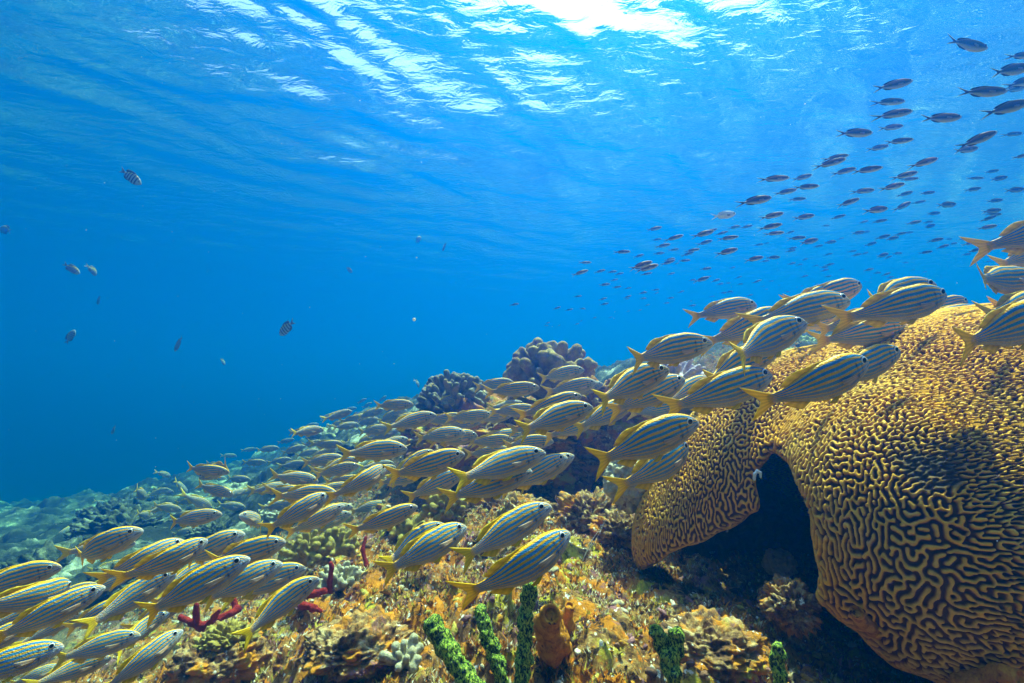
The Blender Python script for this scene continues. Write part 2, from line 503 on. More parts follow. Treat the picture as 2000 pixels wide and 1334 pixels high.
# ------------------------------------------------------------------ the brain coral
def build_brain():
    h = .0085
    c1 = at(1925, 1060, 1.22)
    lo = np.array([.22, .42, -.85]); hi = np.array([1.95, 2.1, .42])
    G = sgrid(lo, hi, h)
    main = s_ell(G, c1, (.66, .62, .64))
    back = s_ell(G, at(1690, 890, 1.55), (.46, .40, .36))
    left = s_ell(G, at(1750, 1030, 1.02), (.26, .30, .30))
    lc = at(1425, 905, 1.34)
    th = R(50)
    rot = [(math.cos(th), 0, math.sin(th)), (0, 1, 0), (-math.sin(th), 0, math.cos(th))]
    lobe = s_ell(G, lc, (.41, .19, .160), rot)
    d = smin(smin(main, back, .10), left, .10)
    # tilted underside of the table
    p0 = np.array(at(1590, 1290, .95)); p1 = np.array(at(1850, 1410, .72)); pn = np.cross(p1 - p0, np.array([.05, 1, -.55]))
    pn *= -np.sign(pn[2]) / np.linalg.norm(pn)
    und = sum((G[k] - p0[k]) * pn[k] for k in range(3))
    d = smax(d, und, .06)
    d = smin(d, lobe, .07)
    # cave under the lobe and the undercut front rim: both open towards the lens side and widen inwards
    wob = .016 * fbm(np.stack([G[0], G[1] * .6, G[2]], -1) * 13, 3).astype(np.float32)
    dep = G[1] * cp + G[2] * sp
    ppx = 1000 + FPX * G[0] / dep; ppy = 667 - FPX * (G[2] * cp - G[1] * sp) / dep
    def poly_sd(P):
        P = np.array(P, float); dd = np.full(ppx.shape, 1e9, np.float32); ins = np.zeros(ppx.shape, bool)
        for i in range(len(P)):
            (ax, ay), (bx, by) = P[i], P[(i + 1) % len(P)]
            ex, ey = bx - ax, by - ay
            t = np.clip(((ppx - ax) * ex + (ppy - ay) * ey) / (ex * ex + ey * ey), 0, 1)
            dd = np.minimum(dd, (ppx - ax - t * ex) ** 2 + (ppy - ay - t * ey) ** 2)
            c = ((ay > ppy) != (by > ppy)) & (ppx < (bx - ax) * (ppy - ay) / (by - ay + 1e-9) + ax)
            ins ^= c
        return np.sqrt(dd) * np.where(ins, -1, 1) * dep / FPX
    bay = poly_sd([(1275, 1128), (1340, 1085), (1430, 1045), (1492, 1000), (1492, 930), (1512, 893), (1540, 915), (1578, 985), (1592, 1060), (1604, 1120), (1590, 1180), (1560, 1260), (1275, 1260)])
    bay = np.maximum(bay - .10 * np.clip(dep - .95, 0, .9), dep - 1.80)
    low = poly_sd([(1555, 1190), (1590, 1208), (1640, 1236), (1690, 1278), (1735, 1316), (1850, 1348), (2000, 1328), (2300, 1350), (2300, 1700), (1500, 1700), (1500, 1215)])
    low = low - .16 * np.clip(dep - .72, 0, .8)
    d = smax(d, -(np.minimum(bay, low) + wob), .022)
    del ppx, ppy, dep, wob, bay, low
    pit = s_ell(G, at(1825, 900, .77), (.030, .06, .045))
    d = smax(d, -pit, .03)
    V, Q = surface_net(d, lo, h)
    # keep the largest view: drop faces cut open by the grid walls
    V, Q = quad_subdiv(V, Q)
    V, Q = quad_subdiv(V, Q)
    nb, wt = neighbours(len(V), Q)
    ws = wt.sum(1, keepdims=True)
    for _ in range(6):
        V = .5 * V + .5 * (V[nb] * wt[..., None]).sum(1) / ws
    V = V + (.010 * fbm(V * 6, 2))[:, None] * v_normals(V, Q)
    N = v_normals(V, Q)
    # meandering ridges: repeated short-range smoothing minus long-range smoothing, run over the surface itself
    D = V[nb] - V[:, None]
    Ld = np.linalg.norm(D, axis=2) + 1e-9
    horiz = np.array([.95, .1, .05]); horiz /= np.linalg.norm(horiz)
    al = np.abs((D * horiz).sum(2)) / Ld
    right = np.clip((V[:, 0] - .50) / .35, 0, 1)[:, None]
    down = np.array([-.45, -.25, -.86])
    al2 = np.abs((D * down).sum(2)) / Ld
    W = wt * (.35 + right * 4.2 * al ** 4 + (1 - right) * 2.0 * al2 ** 4)
    W = (W / W.sum(1, keepdims=True)).astype(np.float32)
    del D
    rs = np.random.RandomState(3)
    u = rs.randn(len(V)).astype(np.float32)
    def sm(u, n):
        for _ in range(n): u = .3 * u + .7 * (u[nb] * W).sum(1)
        return u
    n1, n2 = BRAIN_N
    u = sm(u, 3); u /= u.std()
    for it in range(26):
        a = sm(u, n1); b = sm(a, n2)
        u = a - b
        u /= u.std()
        u = np.tanh(1.6 * u)
    u = sm(u, 2)
    g = np.clip(u / (np.abs(u).mean() * 1.15), -1, 1)
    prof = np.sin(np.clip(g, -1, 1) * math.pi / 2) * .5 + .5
    scar = np.exp(-((V - np.array(at(1825, 895, .80))) ** 2).sum(1) / .052 ** 2)
    scar = np.clip(scar * 1.9 + .9 * fbm(V * 38, 3) * (scar > .12), 0, 1)
    amp = .0086 * (1 - .75 * scar) * (1 + .55 * fbm(V * 5 + 9, 2))
    V2 = V + N * (amp * (prof - .5))[:, None] + N * (.004 * scar * fbm(V * 90, 3))[:, None]
    m, nt = new_mat('brain_coral')
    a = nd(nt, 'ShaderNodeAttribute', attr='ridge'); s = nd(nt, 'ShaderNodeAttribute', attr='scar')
    tc = nd(nt, 'ShaderNodeTexCoord')
    n = nd(nt, 'ShaderNodeTexNoise', Scale=5.0, Detail=5.0, Roughness=.6); nt.links.new(tc.outputs['Object'], n.inputs[0])
    n2 = nd(nt, 'ShaderNodeTexNoise', Scale=420.0, Detail=3.0, Roughness=.6); nt.links.new(tc.outputs['Object'], n2.inputs[0])
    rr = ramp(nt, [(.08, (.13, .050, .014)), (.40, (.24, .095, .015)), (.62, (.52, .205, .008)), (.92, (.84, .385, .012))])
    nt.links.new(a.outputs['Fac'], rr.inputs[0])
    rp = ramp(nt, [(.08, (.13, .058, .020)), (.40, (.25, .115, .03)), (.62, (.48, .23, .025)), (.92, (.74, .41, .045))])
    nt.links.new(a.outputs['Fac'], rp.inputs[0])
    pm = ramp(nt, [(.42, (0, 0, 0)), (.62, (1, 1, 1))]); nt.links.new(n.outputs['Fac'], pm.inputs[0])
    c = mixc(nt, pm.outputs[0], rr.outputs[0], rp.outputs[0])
    n4 = nd(nt, 'ShaderNodeTexNoise', Scale=8.5, Detail=8.0, Roughness=.72); nt.links.new(tc.outputs['Object'], n4.inputs[0])
    al_ = ramp(nt, [(.58, (0, 0, 0)), (.68, (.75, .75, .75))]); nt.links.new(n4.outputs['Fac'], al_.inputs[0])
    c = mixc(nt, al_.outputs[0], c, (.16, .10, .03))
    n5 = nd(nt, 'ShaderNodeTexNoise', Scale=55.0, Detail=5.0, Roughness=.7); nt.links.new(tc.outputs['Object'], n5.inputs[0])
    g5 = ramp(nt, [(.3, (.72, .70, .66)), (.65, (1.1, 1.1, 1.1))]); nt.links.new(n5.outputs['Fac'], g5.inputs[0])
    c = mixc(nt, .9, c, g5.outputs[0], 'MULTIPLY')
    c = mixc(nt, s.outputs['Fac'], c, (.05, .028, .014))
    finish(m, nt, c, .75, .25, bump=n2.outputs['Fac'], bump_d=.0018, bump_s=.6)
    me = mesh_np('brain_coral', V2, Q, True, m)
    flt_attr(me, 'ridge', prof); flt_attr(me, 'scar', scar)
    o = link('brain_coral', me)
    tag(o, 'huge yellow brown brain coral with winding ridges and a dark scar', 'brain coral')
    return o
BRAIN_N = (4, 9)
import time as _t
_t0 = _t.time()
BRAIN = build_brain()
print('brain', _t.time() - _t0, len(BRAIN.data.vertices))
# ------------------------------------------------------------------ corals, sponges and rocks standing on the reef
def crust_mat(name, stops, scale=30, bump=.008, extra=None):
    m, nt = new_mat(name)
    tc = nd(nt, 'ShaderNodeTexCoord')
    n = nd(nt, 'ShaderNodeTexNoise', Scale=scale, Detail=8.0, Roughness=.7, Distortion=.4); nt.links.new(tc.outputs['Object'], n.inputs[0])
    r = ramp(nt, stops); nt.links.new(n.outputs['Fac'], r.inputs[0])
    c = r.outputs[0]
    for (sc, lo, hi, rgb) in (extra or []):
        n2 = nd(nt, 'ShaderNodeTexNoise', Scale=sc, Detail=6.0, Roughness=.66, Distortion=.3); nt.links.new(tc.outputs['Object'], n2.inputs[0])
        r2 = ramp(nt, [(lo, (0, 0, 0)), (hi, (1, 1, 1))]); nt.links.new(n2.outputs['Fac'], r2.inputs[0])
        c = mixc(nt, r2.outputs[0], c, rgb)
    n3 = nd(nt, 'ShaderNodeTexNoise', Scale=scale * 2.2, Detail=5.0, Roughness=.7); nt.links.new(tc.outputs['Object'], n3.inputs[0])
    return finish(m, nt, c, .9, .15, bump=n3.outputs['Fac'], bump_d=bump, bump_s=.9)
M_ROCK = crust_mat('encrusted_rock', [(.28, (.024, .012, .010)), (.44, (.13, .060, .030)), (.54, (.36, .21, .08)), (.66, (.58, .43, .22))], 30, .012,
                   [(9, .48, .56, (.54, .20, .010)), (6, .55, .61, (.30, .12, .13)), (7.3, .56, .62, (.42, .34, .05)), (45, .63, .67, (.75, .7, .6))])
M_PALE = crust_mat('pale_rock', [(.3, (.16, .13, .08)), (.5, (.46, .40, .27)), (.7, (.66, .60, .44))], 18, .008, [(5, .55, .62, (.40, .33, .08)), (30, .6, .65, (.2, .1, .08))])
M_KNOB = crust_mat('knobby_coral', [(.3, (.10, .055, .02)), (.5, (.32, .20, .06)), (.7, (.52, .40, .18))], 16, .008, [(9, .56, .62, (.26, .12, .10))])
M_FING = crust_mat('grey_finger_coral', [(.3, (.06, .05, .04)), (.5, (.18, .15, .10)), (.7, (.38, .34, .24))], 18, .007, [(8, .58, .63, (.35, .22, .08))])
M_LILAC = crust_mat('lilac_coral', [(.3, (.22, .15, .20)), (.5, (.48, .38, .46)), (.7, (.70, .62, .66))], 20, .004)
M_WHITE = crust_mat('white_finger_coral', [(.3, (.20, .16, .09)), (.5, (.40, .35, .23)), (.7, (.56, .51, .38))], 70, .005, [(22, .6, .66, (.34, .30, .14))])
M_STAR = crust_mat('star_coral', [(.3, (.20, .20, .08)), (.5, (.40, .40, .18)), (.7, (.56, .56, .32))], 60, .006)
M_MUST = crust_mat('mustard_coral', [(.3, (.12, .085, .018)), (.5, (.30, .22, .045)), (.7, (.46, .38, .12))], 30, .007, [(14, .56, .62, (.12, .08, .03))])
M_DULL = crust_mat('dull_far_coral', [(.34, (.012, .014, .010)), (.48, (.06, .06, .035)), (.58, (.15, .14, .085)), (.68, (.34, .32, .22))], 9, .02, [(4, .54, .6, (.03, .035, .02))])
M_CAVE_SHADE = crust_mat('cave_shade_rock', [(.3, (.012, .009, .008)), (.5, (.05, .038, .03)), (.7, (.15, .11, .09))], 24, .014)  # dark rock, taken near black so its colour carries the cave's shade
M_RED = crust_mat('red_sponge', [(.3, (.06, .004, .004)), (.5, (.26, .012, .008)), (.7, (.38, .05, .03))], 80, .007)
M_ORANGE = crust_mat('orange_sponge', [(.3, (.16, .045, .006)), (.5, (.54, .20, .010)), (.7, (.68, .32, .03))], 60, .006, [(40, .60, .66, (.06, .02, .008)), (14, .58, .64, (.30, .20, .10))])

def spot_mat():
    m, nt = new_mat('spotted_green_sponge')
    tc = nd(nt, 'ShaderNodeTexCoord')
    mp = nd(nt, 'ShaderNodeMapping'); mp.inputs['Scale'].default_value = (1.4, 1.4, .8)
    nt.links.new(tc.outputs['Object'], mp.inputs[0])
    n = nd(nt, 'ShaderNodeTexNoise', Scale=190.0, Detail=4.0, Roughness=.6, Distortion=.9); nt.links.new(mp.outputs[0], n.inputs[0])
    r = ramp(nt, [(.42, (.008, .012, .008)), (.48, (.05, .10, .014)), (.55, (.22, .34, .03)), (.70, (.50, .52, .09))]); nt.links.new(n.outputs['Fac'], r.inputs[0])
    n2 = nd(nt, 'ShaderNodeTexNoise', Scale=9.0, Detail=3.0); nt.links.new(tc.outputs['Object'], n2.inputs[0])
    r2 = ramp(nt, [(.5, (0, 0, 0)), (.62, (1, 1, 1))]); nt.links.new(n2.outputs['Fac'], r2.inputs[0])
    c = mixc(nt, r2.outputs[0], r.outputs[0], (.42, .44, .05), 'MULTIPLY')
    c = mixc(nt, .6, r.outputs[0], c)
    return finish(m, nt, c, .8, .2, bump=n.outputs['Fac'], bump_d=.004, bump_s=.8)
M_SPOT = spot_mat()

def from_field(name, d, lo, h, mat, rough=0.0, rscale=30, seed=0, sub=0):
    V, Q = surface_net(d, lo, h)
    for _ in range(sub): V, Q = quad_subdiv(V, Q)
    nb, wt = neighbours(len(V), Q)
    for _ in range(2): V = .5 * V + .5 * (V[nb] * wt[..., None]).sum(1) / wt.sum(1, keepdims=True)
    if rough:
        V = V + (rough * fbm(V * rscale + seed, 4))[:, None] * v_normals(V, Q)
    c = V.mean(0); c[2] = V[:, 2].min()
    me = mesh_np(name, V - c, Q, True, mat)
    o = link(name, me); o.location = c
    return o

def branches(name, segs, h, mat, rough=.002, rscale=40, k=None, base=None, seed=0):
    """Solid grown from tapered segments (a, b, ra, rb), optionally sitting on an ellipsoid (centre, radii)."""
    pts = np.array([p for s in segs for p in (s[0], s[1])], float); rm = max(max(s[2], s[3]) for s in segs) + .02
    lo, hi = pts.min(0) - rm, pts.max(0) + rm
    if base is not None:
        lo = np.minimum(lo, np.array(base[0]) - np.array(base[1]) - .02); hi = np.maximum(hi, np.array(base[0]) + np.array(base[1]) + .02)
    lo = lo.astype(float)
    shape = [int((hi[i] - lo[i]) / h) + 2 for i in range(3)]
    G = [g.astype(np.float32) for g in np.meshgrid(*[lo[i] + np.arange(shape[i]) * h for i in range(3)], indexing='ij')]
    d = np.full(shape, 9., np.float32)
    k = k or h * 2.0
    if base is not None: d = s_ell(G, base[0], base[1])
    for a, b, ra, rb in segs:
        l = np.minimum(a, b) - max(ra, rb) - k * 2 - h; u = np.maximum(a, b) + max(ra, rb) + k * 2 + h
        i0 = np.clip(((l - lo) / h).astype(int), 0, np.array(shape) - 1); i1 = np.clip(((u - lo) / h).astype(int) + 2, 1, shape)
        sl = tuple(slice(i0[i], i1[i]) for i in range(3))
        d[sl] = smin(d[sl], s_cap([g[sl] for g in G], a, b, ra, rb), k)
    return from_field(name, d, lo, h, mat, rough, rscale, seed)

def knob_head(name, px, py, dist, w, hgt, nk, r, ln, mat, seed, h=None, up=.6, label='', cat='coral', group=None, depth=None, extra=()):
    """A coral head: stubby knobs crowding an ellipsoid. w, hgt = half sizes in photo pixels."""
    rs = np.random.RandomState(seed)
    c = np.array(at(px, py, dist)); s = dist / FPX
    rad = np.array([w * s, (depth or w * .8) * s, hgt * s])
    segs = []
    for i in range(nk):
        z = 1 - (i + .5) / nk * 1.45; a = i * 2.39996 + rs.randn() * .25
        n = np.array([math.sqrt(max(0, 1 - z * z)) * math.sin(a), -math.sqrt(max(0, 1 - z * z)) * math.cos(a), z])
        p = c + n * rad * .55
        dr = n * (1 - up * .55) + np.array([0, 0, up * .55]); dr /= np.linalg.norm(dr)
        L = ln * (.5 + 1.2 * rs.rand()) + .42 * np.linalg.norm(n * rad); rr = r * (.75 + .5 * rs.rand())
        segs.append((p, p + dr * L, rr * .85, rr))
    for (ex, ey, ed, l, rr) in extra:
        p = np.array(at(ex, ey, ed)); segs.append((p - np.array([0, 0, l]), p, rr * .85, rr))
    o = branches(name, segs, h or r * .42, mat, r * .16, 1.1 / r, k=r * .22, base=(c, rad * .66), seed=seed)
    return tag(o, label, cat, group)

def boulder(name, px, py, dist, w, hgt, mat, seed, label, cat='rock', group=None, depth=None, amp=.16, fine=.06, lump=.0, sub=6):
    bm = bmesh.new(); bmesh.ops.create_icosphere(bm, subdivisions=sub, radius=1.0)
    me = bpy.data.meshes.new(name); bm.to_mesh(me); bm.free()
    n = len(me.vertices); V = np.empty(n * 3, np.float32); me.vertices.foreach_get('co', V); V = V.reshape(-1, 3).astype(float)
    s = dist / FPX
    rad = np.array([w * s, (depth or w) * s, hgt * s]); N = V.copy()
    mean = rad.mean()
    dsp = amp * fbm(N * 1.5 + seed * 7, 3) + fine * fbm(N * 6 + seed * 3, 4)
    if lump:
        wl, hl = worley3(N * 4.2 + seed); dsp += lump * (.42 - 1.15 * wl ** 2)
        wl, hl = worley3(N * 11 + seed); dsp += lump * .4 * (.42 - 1.15 * wl ** 2)
    V = N * rad + N * (dsp * mean * 1.6)[:, None]
    zl = V[:, 2].min(); V[:, 2] -= zl
    me.vertices.foreach_set('co', V.astype(np.float32).ravel())
    me.polygons.foreach_set('use_smooth', np.ones(len(me.polygons), bool)); me.materials.append(mat); me.update()
    o = link(name, me); c = at(px, py, dist); o.location = (c.x, c.y, c.z + zl)
    return tag(o, label, cat, group)

def build_reef():
    # the two knobby heads in the middle distance and the dark ledge that carries them
    knob_head('knobby_coral', 1075, 745, 2.65, 78, 62, 64, .028, .035, M_KNOB, 11, up=.65, depth=70,
              label='tall tan knobby coral head standing highest above the middle of the reef', cat='coral',
              extra=((1070, 682, 2.6, .10, .030), (1007, 705, 2.55, .07, .026), (1110, 695, 2.62, .07, .028), (1050, 692, 2.7, .08, .03), (1028, 690, 2.7, .05, .028)))
    knob_head('finger_coral', 885, 790, 2.75, 62, 54, 110, .0165, .022, M_FING, 12, up=.7, depth=60,
              label='dark grey finger coral head left of the tall knobby coral', cat='coral')
    knob_head('finger_coral', 838, 835, 2.7, 36, 28, 50, .016, .02, M_FING, 13, up=.7, depth=50,
              label='low end of dark finger coral just left of and below the grey finger head', cat='coral')
    knob_head('lilac_coral', 1312, 742, 2.15, 52, 24, 60, .0125, .020, M_LILAC, 14, up=.6, depth=60,
              label='lilac grey cluster of small coral knobs behind the middle striped fish', cat='coral')
    boulder('reef_rock', 1010, 845, 2.75, 200, 52, M_ROCK, 3, 'broad encrusted reef ledge carrying the knobby coral heads', 'rock', depth=120, amp=.2, fine=.14, lump=.22)
    boulder('reef_rock', 900, 872, 2.55, 95, 46, M_ROCK, 4, 'pinkish encrusted rock under the dark finger coral', 'rock', depth=90, amp=.2, fine=.14, lump=.25)
    boulder('reef_rock', 1190, 815, 2.5, 85, 62, M_ROCK, 5, 'shaded brown rock right of the tall knobby coral foot', 'rock', depth=90, amp=.2, fine=.14, lump=.25)
    boulder('reef_rock', 1090, 905, 2.60, 125, 60, M_ROCK, 6, 'dark shadowed rock face under the middle ledge', 'rock', depth=60, amp=.2, fine=.14, lump=.2)
    boulder('reef_rock', 1300, 800, 2.5, 110, 50, M_ROCK, 7, 'brown rock holding the lilac coral cluster', 'rock', depth=90, amp=.2, fine=.14, lump=.22)
    boulder('reef_rock', 1237, 935, 1.45, 50, 62, M_PALE, 8, 'upright beige rock left of the brain coral lobe', 'rock', depth=55, amp=.16, fine=.10, lump=.1)
    knob_head('brown_coral', 1375, 862, 1.62, 34, 34, 26, .020, .018, M_KNOB, 15, up=.3, depth=36, label='lumpy brown coral stub against the upper edge of the brain coral', cat='coral')
    boulder('reef_rock', 1330, 900, 1.75, 60, 60, M_PALE, 9, 'yellowish rock between the beige rock and the brain coral', 'rock', depth=60, amp=.2, fine=.12, lump=.15)
    boulder('reef_rock', 1150, 1010, 1.72, 62, 36, M_ROCK, 10, 'craggy brown mound below the dark hollow', 'rock', depth=60, amp=.22, fine=.16, lump=.3)
    boulder('reef_rock', 1210, 1045, 1.55, 50, 38, M_ROCK, 21, 'dark purple crusted rock beside the pale threads', 'rock', depth=50, amp=.22, fine=.16, lump=.3)
    boulder('reef_rock', 985, 1000, 1.95, 90, 26, M_ROCK, 22, 'flat pinkish ledge behind the low striped fish', 'rock', depth=70, amp=.2, fine=.14, lump=.25)
    boulder('reef_rock', 1540, 1180, 1.0, 42, 40, M_ROCK, 23, 'purple and orange crusted rock at the mouth of the cave', 'rock', depth=50, amp=.22, fine=.16, lump=.3)
    boulder('reef_rock', 1390, 1255, .92, 90, 36, M_ROCK, 24, 'cream and orange mound in front of the cave', 'rock', depth=90, amp=.2, fine=.12, lump=.14)
    boulder('reef_rock', 430, 1285, 1.1, 80, 42, M_ROCK, 25, 'orange crusted rock under the mustard coral', 'rock', depth=80, amp=.22, fine=.12, lump=.14)
    boulder('reef_rock', 700, 1255, 1.0, 95, 34, M_ROCK, 26, 'orange crusted mound left of the green sponges', 'rock', depth=90, amp=.2, fine=.12, lump=.14)
    boulder('blue_stone', 1522, 1100, 1.30, 28, 26, M_PALE, 27, 'small bluish stone lying in the dark cave', 'rock', amp=.2, fine=.1, lump=.1, sub=5)
    boulder('cave_shade_wall', 1450, 1075, 1.72, 140, 125, M_CAVE_SHADE, 28, 'rock wall coloured dark for shade, closing the back of the cave', 'rock', depth=40, amp=.15, fine=.1, lump=.15)  # added to cover sunlit ground behind the cave; shade is in its colour
    # rounded heads farther back
    for i, (px, py, d, w, h, mt, lab) in enumerate((
        (1578, 690, 2.9, 52, 44, M_STAR, 'round greenish boulder coral behind the brain coral top'),
        (1557, 715, 2.55, 58, 46, M_STAR, 'pale green dimpled boulder coral in front of the rounder one'),
        (1405, 730, 2.9, 36, 42, M_PALE, 'smooth grey boulder between the striped fish tails'),
        (1365, 745, 3.0, 30, 26, M_STAR, 'small round greenish coral right of the lilac cluster'),
        (1160, 748, 5.6, 48, 34, M_DULL, 'teal domed coral far behind the tall knobby coral'),
        (1875, 665, 3.9, 62, 36, M_PALE, 'bluish boulder showing over the crest of the brain coral'),
        (1985, 665, 3.6, 50, 38, M_PALE, 'bluish boulder at the right edge behind the brain coral'),
        (1330, 770, 3.4, 40, 40, M_PALE, 'grey rock behind the lilac coral cluster'),
        (560, 1005, 3.0, 58, 26, M_PALE, 'flat pale boulder in the gap left of the middle fish'),
        (235, 1030, 3.4, 70, 30, M_DULL, 'large pale slab on the left slope'),
        (212, 1005, 3.9, 46, 24, M_DULL, 'low plate coral above the pale slab'),
        (110, 1110, 2.9, 95, 40, M_DULL, 'green mottled mound at the left under the fish'),
        (480, 960, 4.2, 44, 22, M_PALE, 'pale boulder on the slope under the far striped fish'),
        (660, 850, 5.0, 50, 26, M_PALE, 'pale teal boulder below the far fish tails'),
        (735, 845, 4.4, 46, 24, M_PALE, 'bright teal rock left of the finger coral foot'),
        (700, 890, 3.6, 60, 26, M_DULL, 'yellowish boulder under the middle school of fish'),
        (610, 880, 4.6, 40, 20, M_DULL, 'dull mound left of the yellowish boulder'),
        (40, 1085, 4.0, 70, 40, M_DULL, 'dark coral knoll at the left edge'),
        (290, 985, 4.8, 50, 24, M_DULL, 'dim round coral above the left slab'),
        (420, 1040, 3.1, 46, 26, M_DULL, 'mottled coral beneath the dark striped fish'),
        (330, 1085, 2.6, 50, 26, M_PALE, 'mottled rock behind the bottom left fish'),
        (240, 1120, 2.3, 56, 30, M_DULL, 'green crusted rock behind the bottom left fish'),
    )):
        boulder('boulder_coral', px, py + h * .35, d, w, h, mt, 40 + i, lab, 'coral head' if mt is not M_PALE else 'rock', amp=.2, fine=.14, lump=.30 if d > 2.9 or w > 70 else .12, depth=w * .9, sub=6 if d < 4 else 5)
    # small bushy yellow corals
    for i, (px, py, d, w, h, nk, lab) in enumerate((
        (868, 1000, 1.72, 34, 28, 40, 'small bush of yellow knobs under the low fish pair'),
        (600, 1085, 1.60, 40, 30, 34, 'brown and yellow knobs behind the red rope'),
        (655, 1070, 1.62, 30, 24, 26, 'olive knobs left of the upright red rope'),
        (790, 1040, 1.75, 36, 24, 26, 'dull knobs under the lone striped fish'))):
        knob_head('yellow_coral', px, py, d, w, h, nk, .013, .016, M_MUST, 60 + i, up=.4, label=lab, cat='coral')
    for i, (px, py, d, w, h, nk, lab) in enumerate((
        (668, 1140, 1.38, 32, 22, 46, 'white finger coral cluster beside the red rope sponge'),
        (790, 1290, .93, 26, 15, 18, 'white finger coral cluster low in the foreground'),
        (915, 1068, 1.50, 24, 14, 20, 'small white finger coral behind the lowest fish pair'))):
        knob_head('white_finger_coral', px, py, d, w, h, nk, .0085, .016, M_WHITE, 70 + i, up=.55, label=lab, cat='coral')
    boulder('mustard_coral', 445, 1258, 1.10, 52, 30, M_MUST, 80, 'mustard yellow lobed coral below the red rope sponge', 'coral', depth=40, amp=.22, fine=.08, lump=.35)
    # sponges
    def path(pts, r0, r1):
        P = [np.array(at(*p)) for p in pts]; n = len(P) - 1
        return [(P[i], P[i + 1], r0 + (r1 - r0) * i / n, r0 + (r1 - r0) * (i + 1) / n) for i in range(n)]
    red = path([(352, 1205, 1.22), (375, 1216, 1.2), (395, 1222, 1.2), (425, 1210, 1.22), (450, 1198, 1.24), (465, 1190, 1.26)], 0.0072, 0.0088)
    red += path([(384, 1216, 1.2), (383, 1195, 1.19), (383, 1182, 1.19)], 0.0080, 0.0068) + path([(405, 1222, 1.2), (418, 1205, 1.19), (428, 1193, 1.18)], 0.0076, 0.0060)
    red += path([(462, 1190, 1.26), (455, 1172, 1.27), (450, 1160, 1.27)], 0.0080, 0.0072) + path([(385, 1222, 1.2), (400, 1240, 1.19)], 0.0080, 0.0064)
    tag(branches('rope_sponge', red, .0028, M_RED, .0030, 50, k=.006), 'branching red rope sponge above the mustard coral', 'sponge')
    tag(branches('rope_sponge', path([(646, 1165, 1.34), (644, 1135, 1.34), (648, 1108, 1.35), (645, 1100, 1.35)], .0085, .006), .003, M_RED, .0022, 60), 'short upright red rope sponge beside the white coral', 'sponge')
    tag(branches('rope_sponge', path([(705, 1130, 1.48), (716, 1105, 1.48), (708, 1075, 1.5), (714, 1050, 1.52)], .0075, .006), .003, M_RED, .0022, 60), 'thin dark red rope sponge behind the lone fish', 'sponge')
    tag(branches('red_sponge', path([(588, 1165, 1.30), (612, 1160, 1.30), (634, 1155, 1.31)], .011, .008), .0035, M_RED, .006, 40), 'red sponge lump left of the white finger coral', 'sponge')
    tag(branches('red_sponge', path([(590, 1182, 1.24), (612, 1188, 1.23), (628, 1194, 1.22)], .010, .006), .0035, M_RED, .006, 40), 'smaller red sponge lump in front of the other', 'sponge')
    green = (('fat spotted green sponge leaning left below the low fish', [(955, 1372, .72), (905, 1315, .74), (868, 1262, .76), (846, 1222, .78)], 0.0143, 0.0155),
             ('twisted spotted green sponge behind a yellow tail', [(985, 1375, .76), (975, 1300, .78), (948, 1240, .80), (940, 1192, .82)], 0.0118, 0.0118),
             ('tallest spotted green sponge, upright with a rough tip', [(1010, 1375, .76), (1022, 1290, .78), (1026, 1215, .79), (1032, 1165, .80), (1034, 1150, .80)], 0.0130, 0.0109),
             ('spotted green sponge with a split tip in front of the cave', [(1330, 1390, .72), (1312, 1310, .74), (1288, 1250, .76), (1282, 1236, .76)], 0.0118, 0.0109),
             ('short spotted green sponge right of the split one', [(1530, 1400, .72), (1523, 1320, .74), (1518, 1268, .75)], 0.0105, 0.0109))
    for i, (lab, pts, r0, r1) in enumerate(green):
        seg = path(pts, r0, r1)
        if i == 3: seg += path([(1312, 1310, .74), (1322, 1260, .75), (1322, 1238, .75)], .013, .011)
        tag(branches('green_sponge', seg, .0030, M_SPOT, .0095, 60, k=.006, seed=i * 5), lab, 'sponge', 'spotted green sponges')
    def tube(name, pts, r0, r1, lab, hole):
        seg = path(pts, r0, r1)
        o = branches(name, seg, .0030, M_ORANGE, .010, 34, k=.010)
        tag(o, lab, 'sponge')
        # the dark mouth: a short sunk cup with a raised lip
        P = np.array(at(*pts[-1])); n = np.array(hole, float); n /= np.linalg.norm(n)
        t = np.cross(n, [0.3, .2, 1]); t /= np.linalg.norm(t); b = np.cross(n, t)
        prof = ((r1 * 1.00, -.004), (r1 * 1.02, .004), (r1 * .86, .0075), (r1 * .66, .005), (r1 * .55, -.004), (r1 * .45, -.018), (.0005, -.022))
        ang = np.linspace(0, 2 * math.pi, 24, endpoint=False)
        V = np.array([P + n * (hh + r1 * .75) + (t * math.cos(a) + b * math.sin(a)) * r for r, hh in prof for a in ang])
        me = mesh_np('mouth', V - np.array(o.location), grid_faces(len(prof), 24, True), True, M_ORANGE)
        c = np.zeros((len(V), 3))
        link('mouth', me, o)
    tube('orange_sponge', [(1082, 1262, .87), (1076, 1236, .86), (1072, 1214, .85), (1076, 1200, .83)], .032, .017, 'orange sponge with a dark round mouth right of the green sponges', (-.1, -1, .45))
    tube('orange_sponge', [(1104, 1240, .93), (1106, 1215, .93), (1112, 1192, .92)], .020, .010, 'thin orange sponge lobe behind the one with a mouth', (0, -.5, 1))
    tube('orange_sponge', [(1705, 1232, .86), (1690, 1218, .85), (1676, 1200, .835)], .016, .011, 'orange tube sponge under the front rim of the brain coral', (-.6, -.6, .6))
    tube('orange_sponge', [(1890, 1335, .76), (1935, 1330, .74), (1966, 1318, .71)], .020, .013, 'orange tube sponge at the lower right corner under the coral rim', (.3, -1, .2))
    # little things
    m, nt = new_mat('pale_thread'); finish(m, nt, (.62, .66, .68), .5, .4)
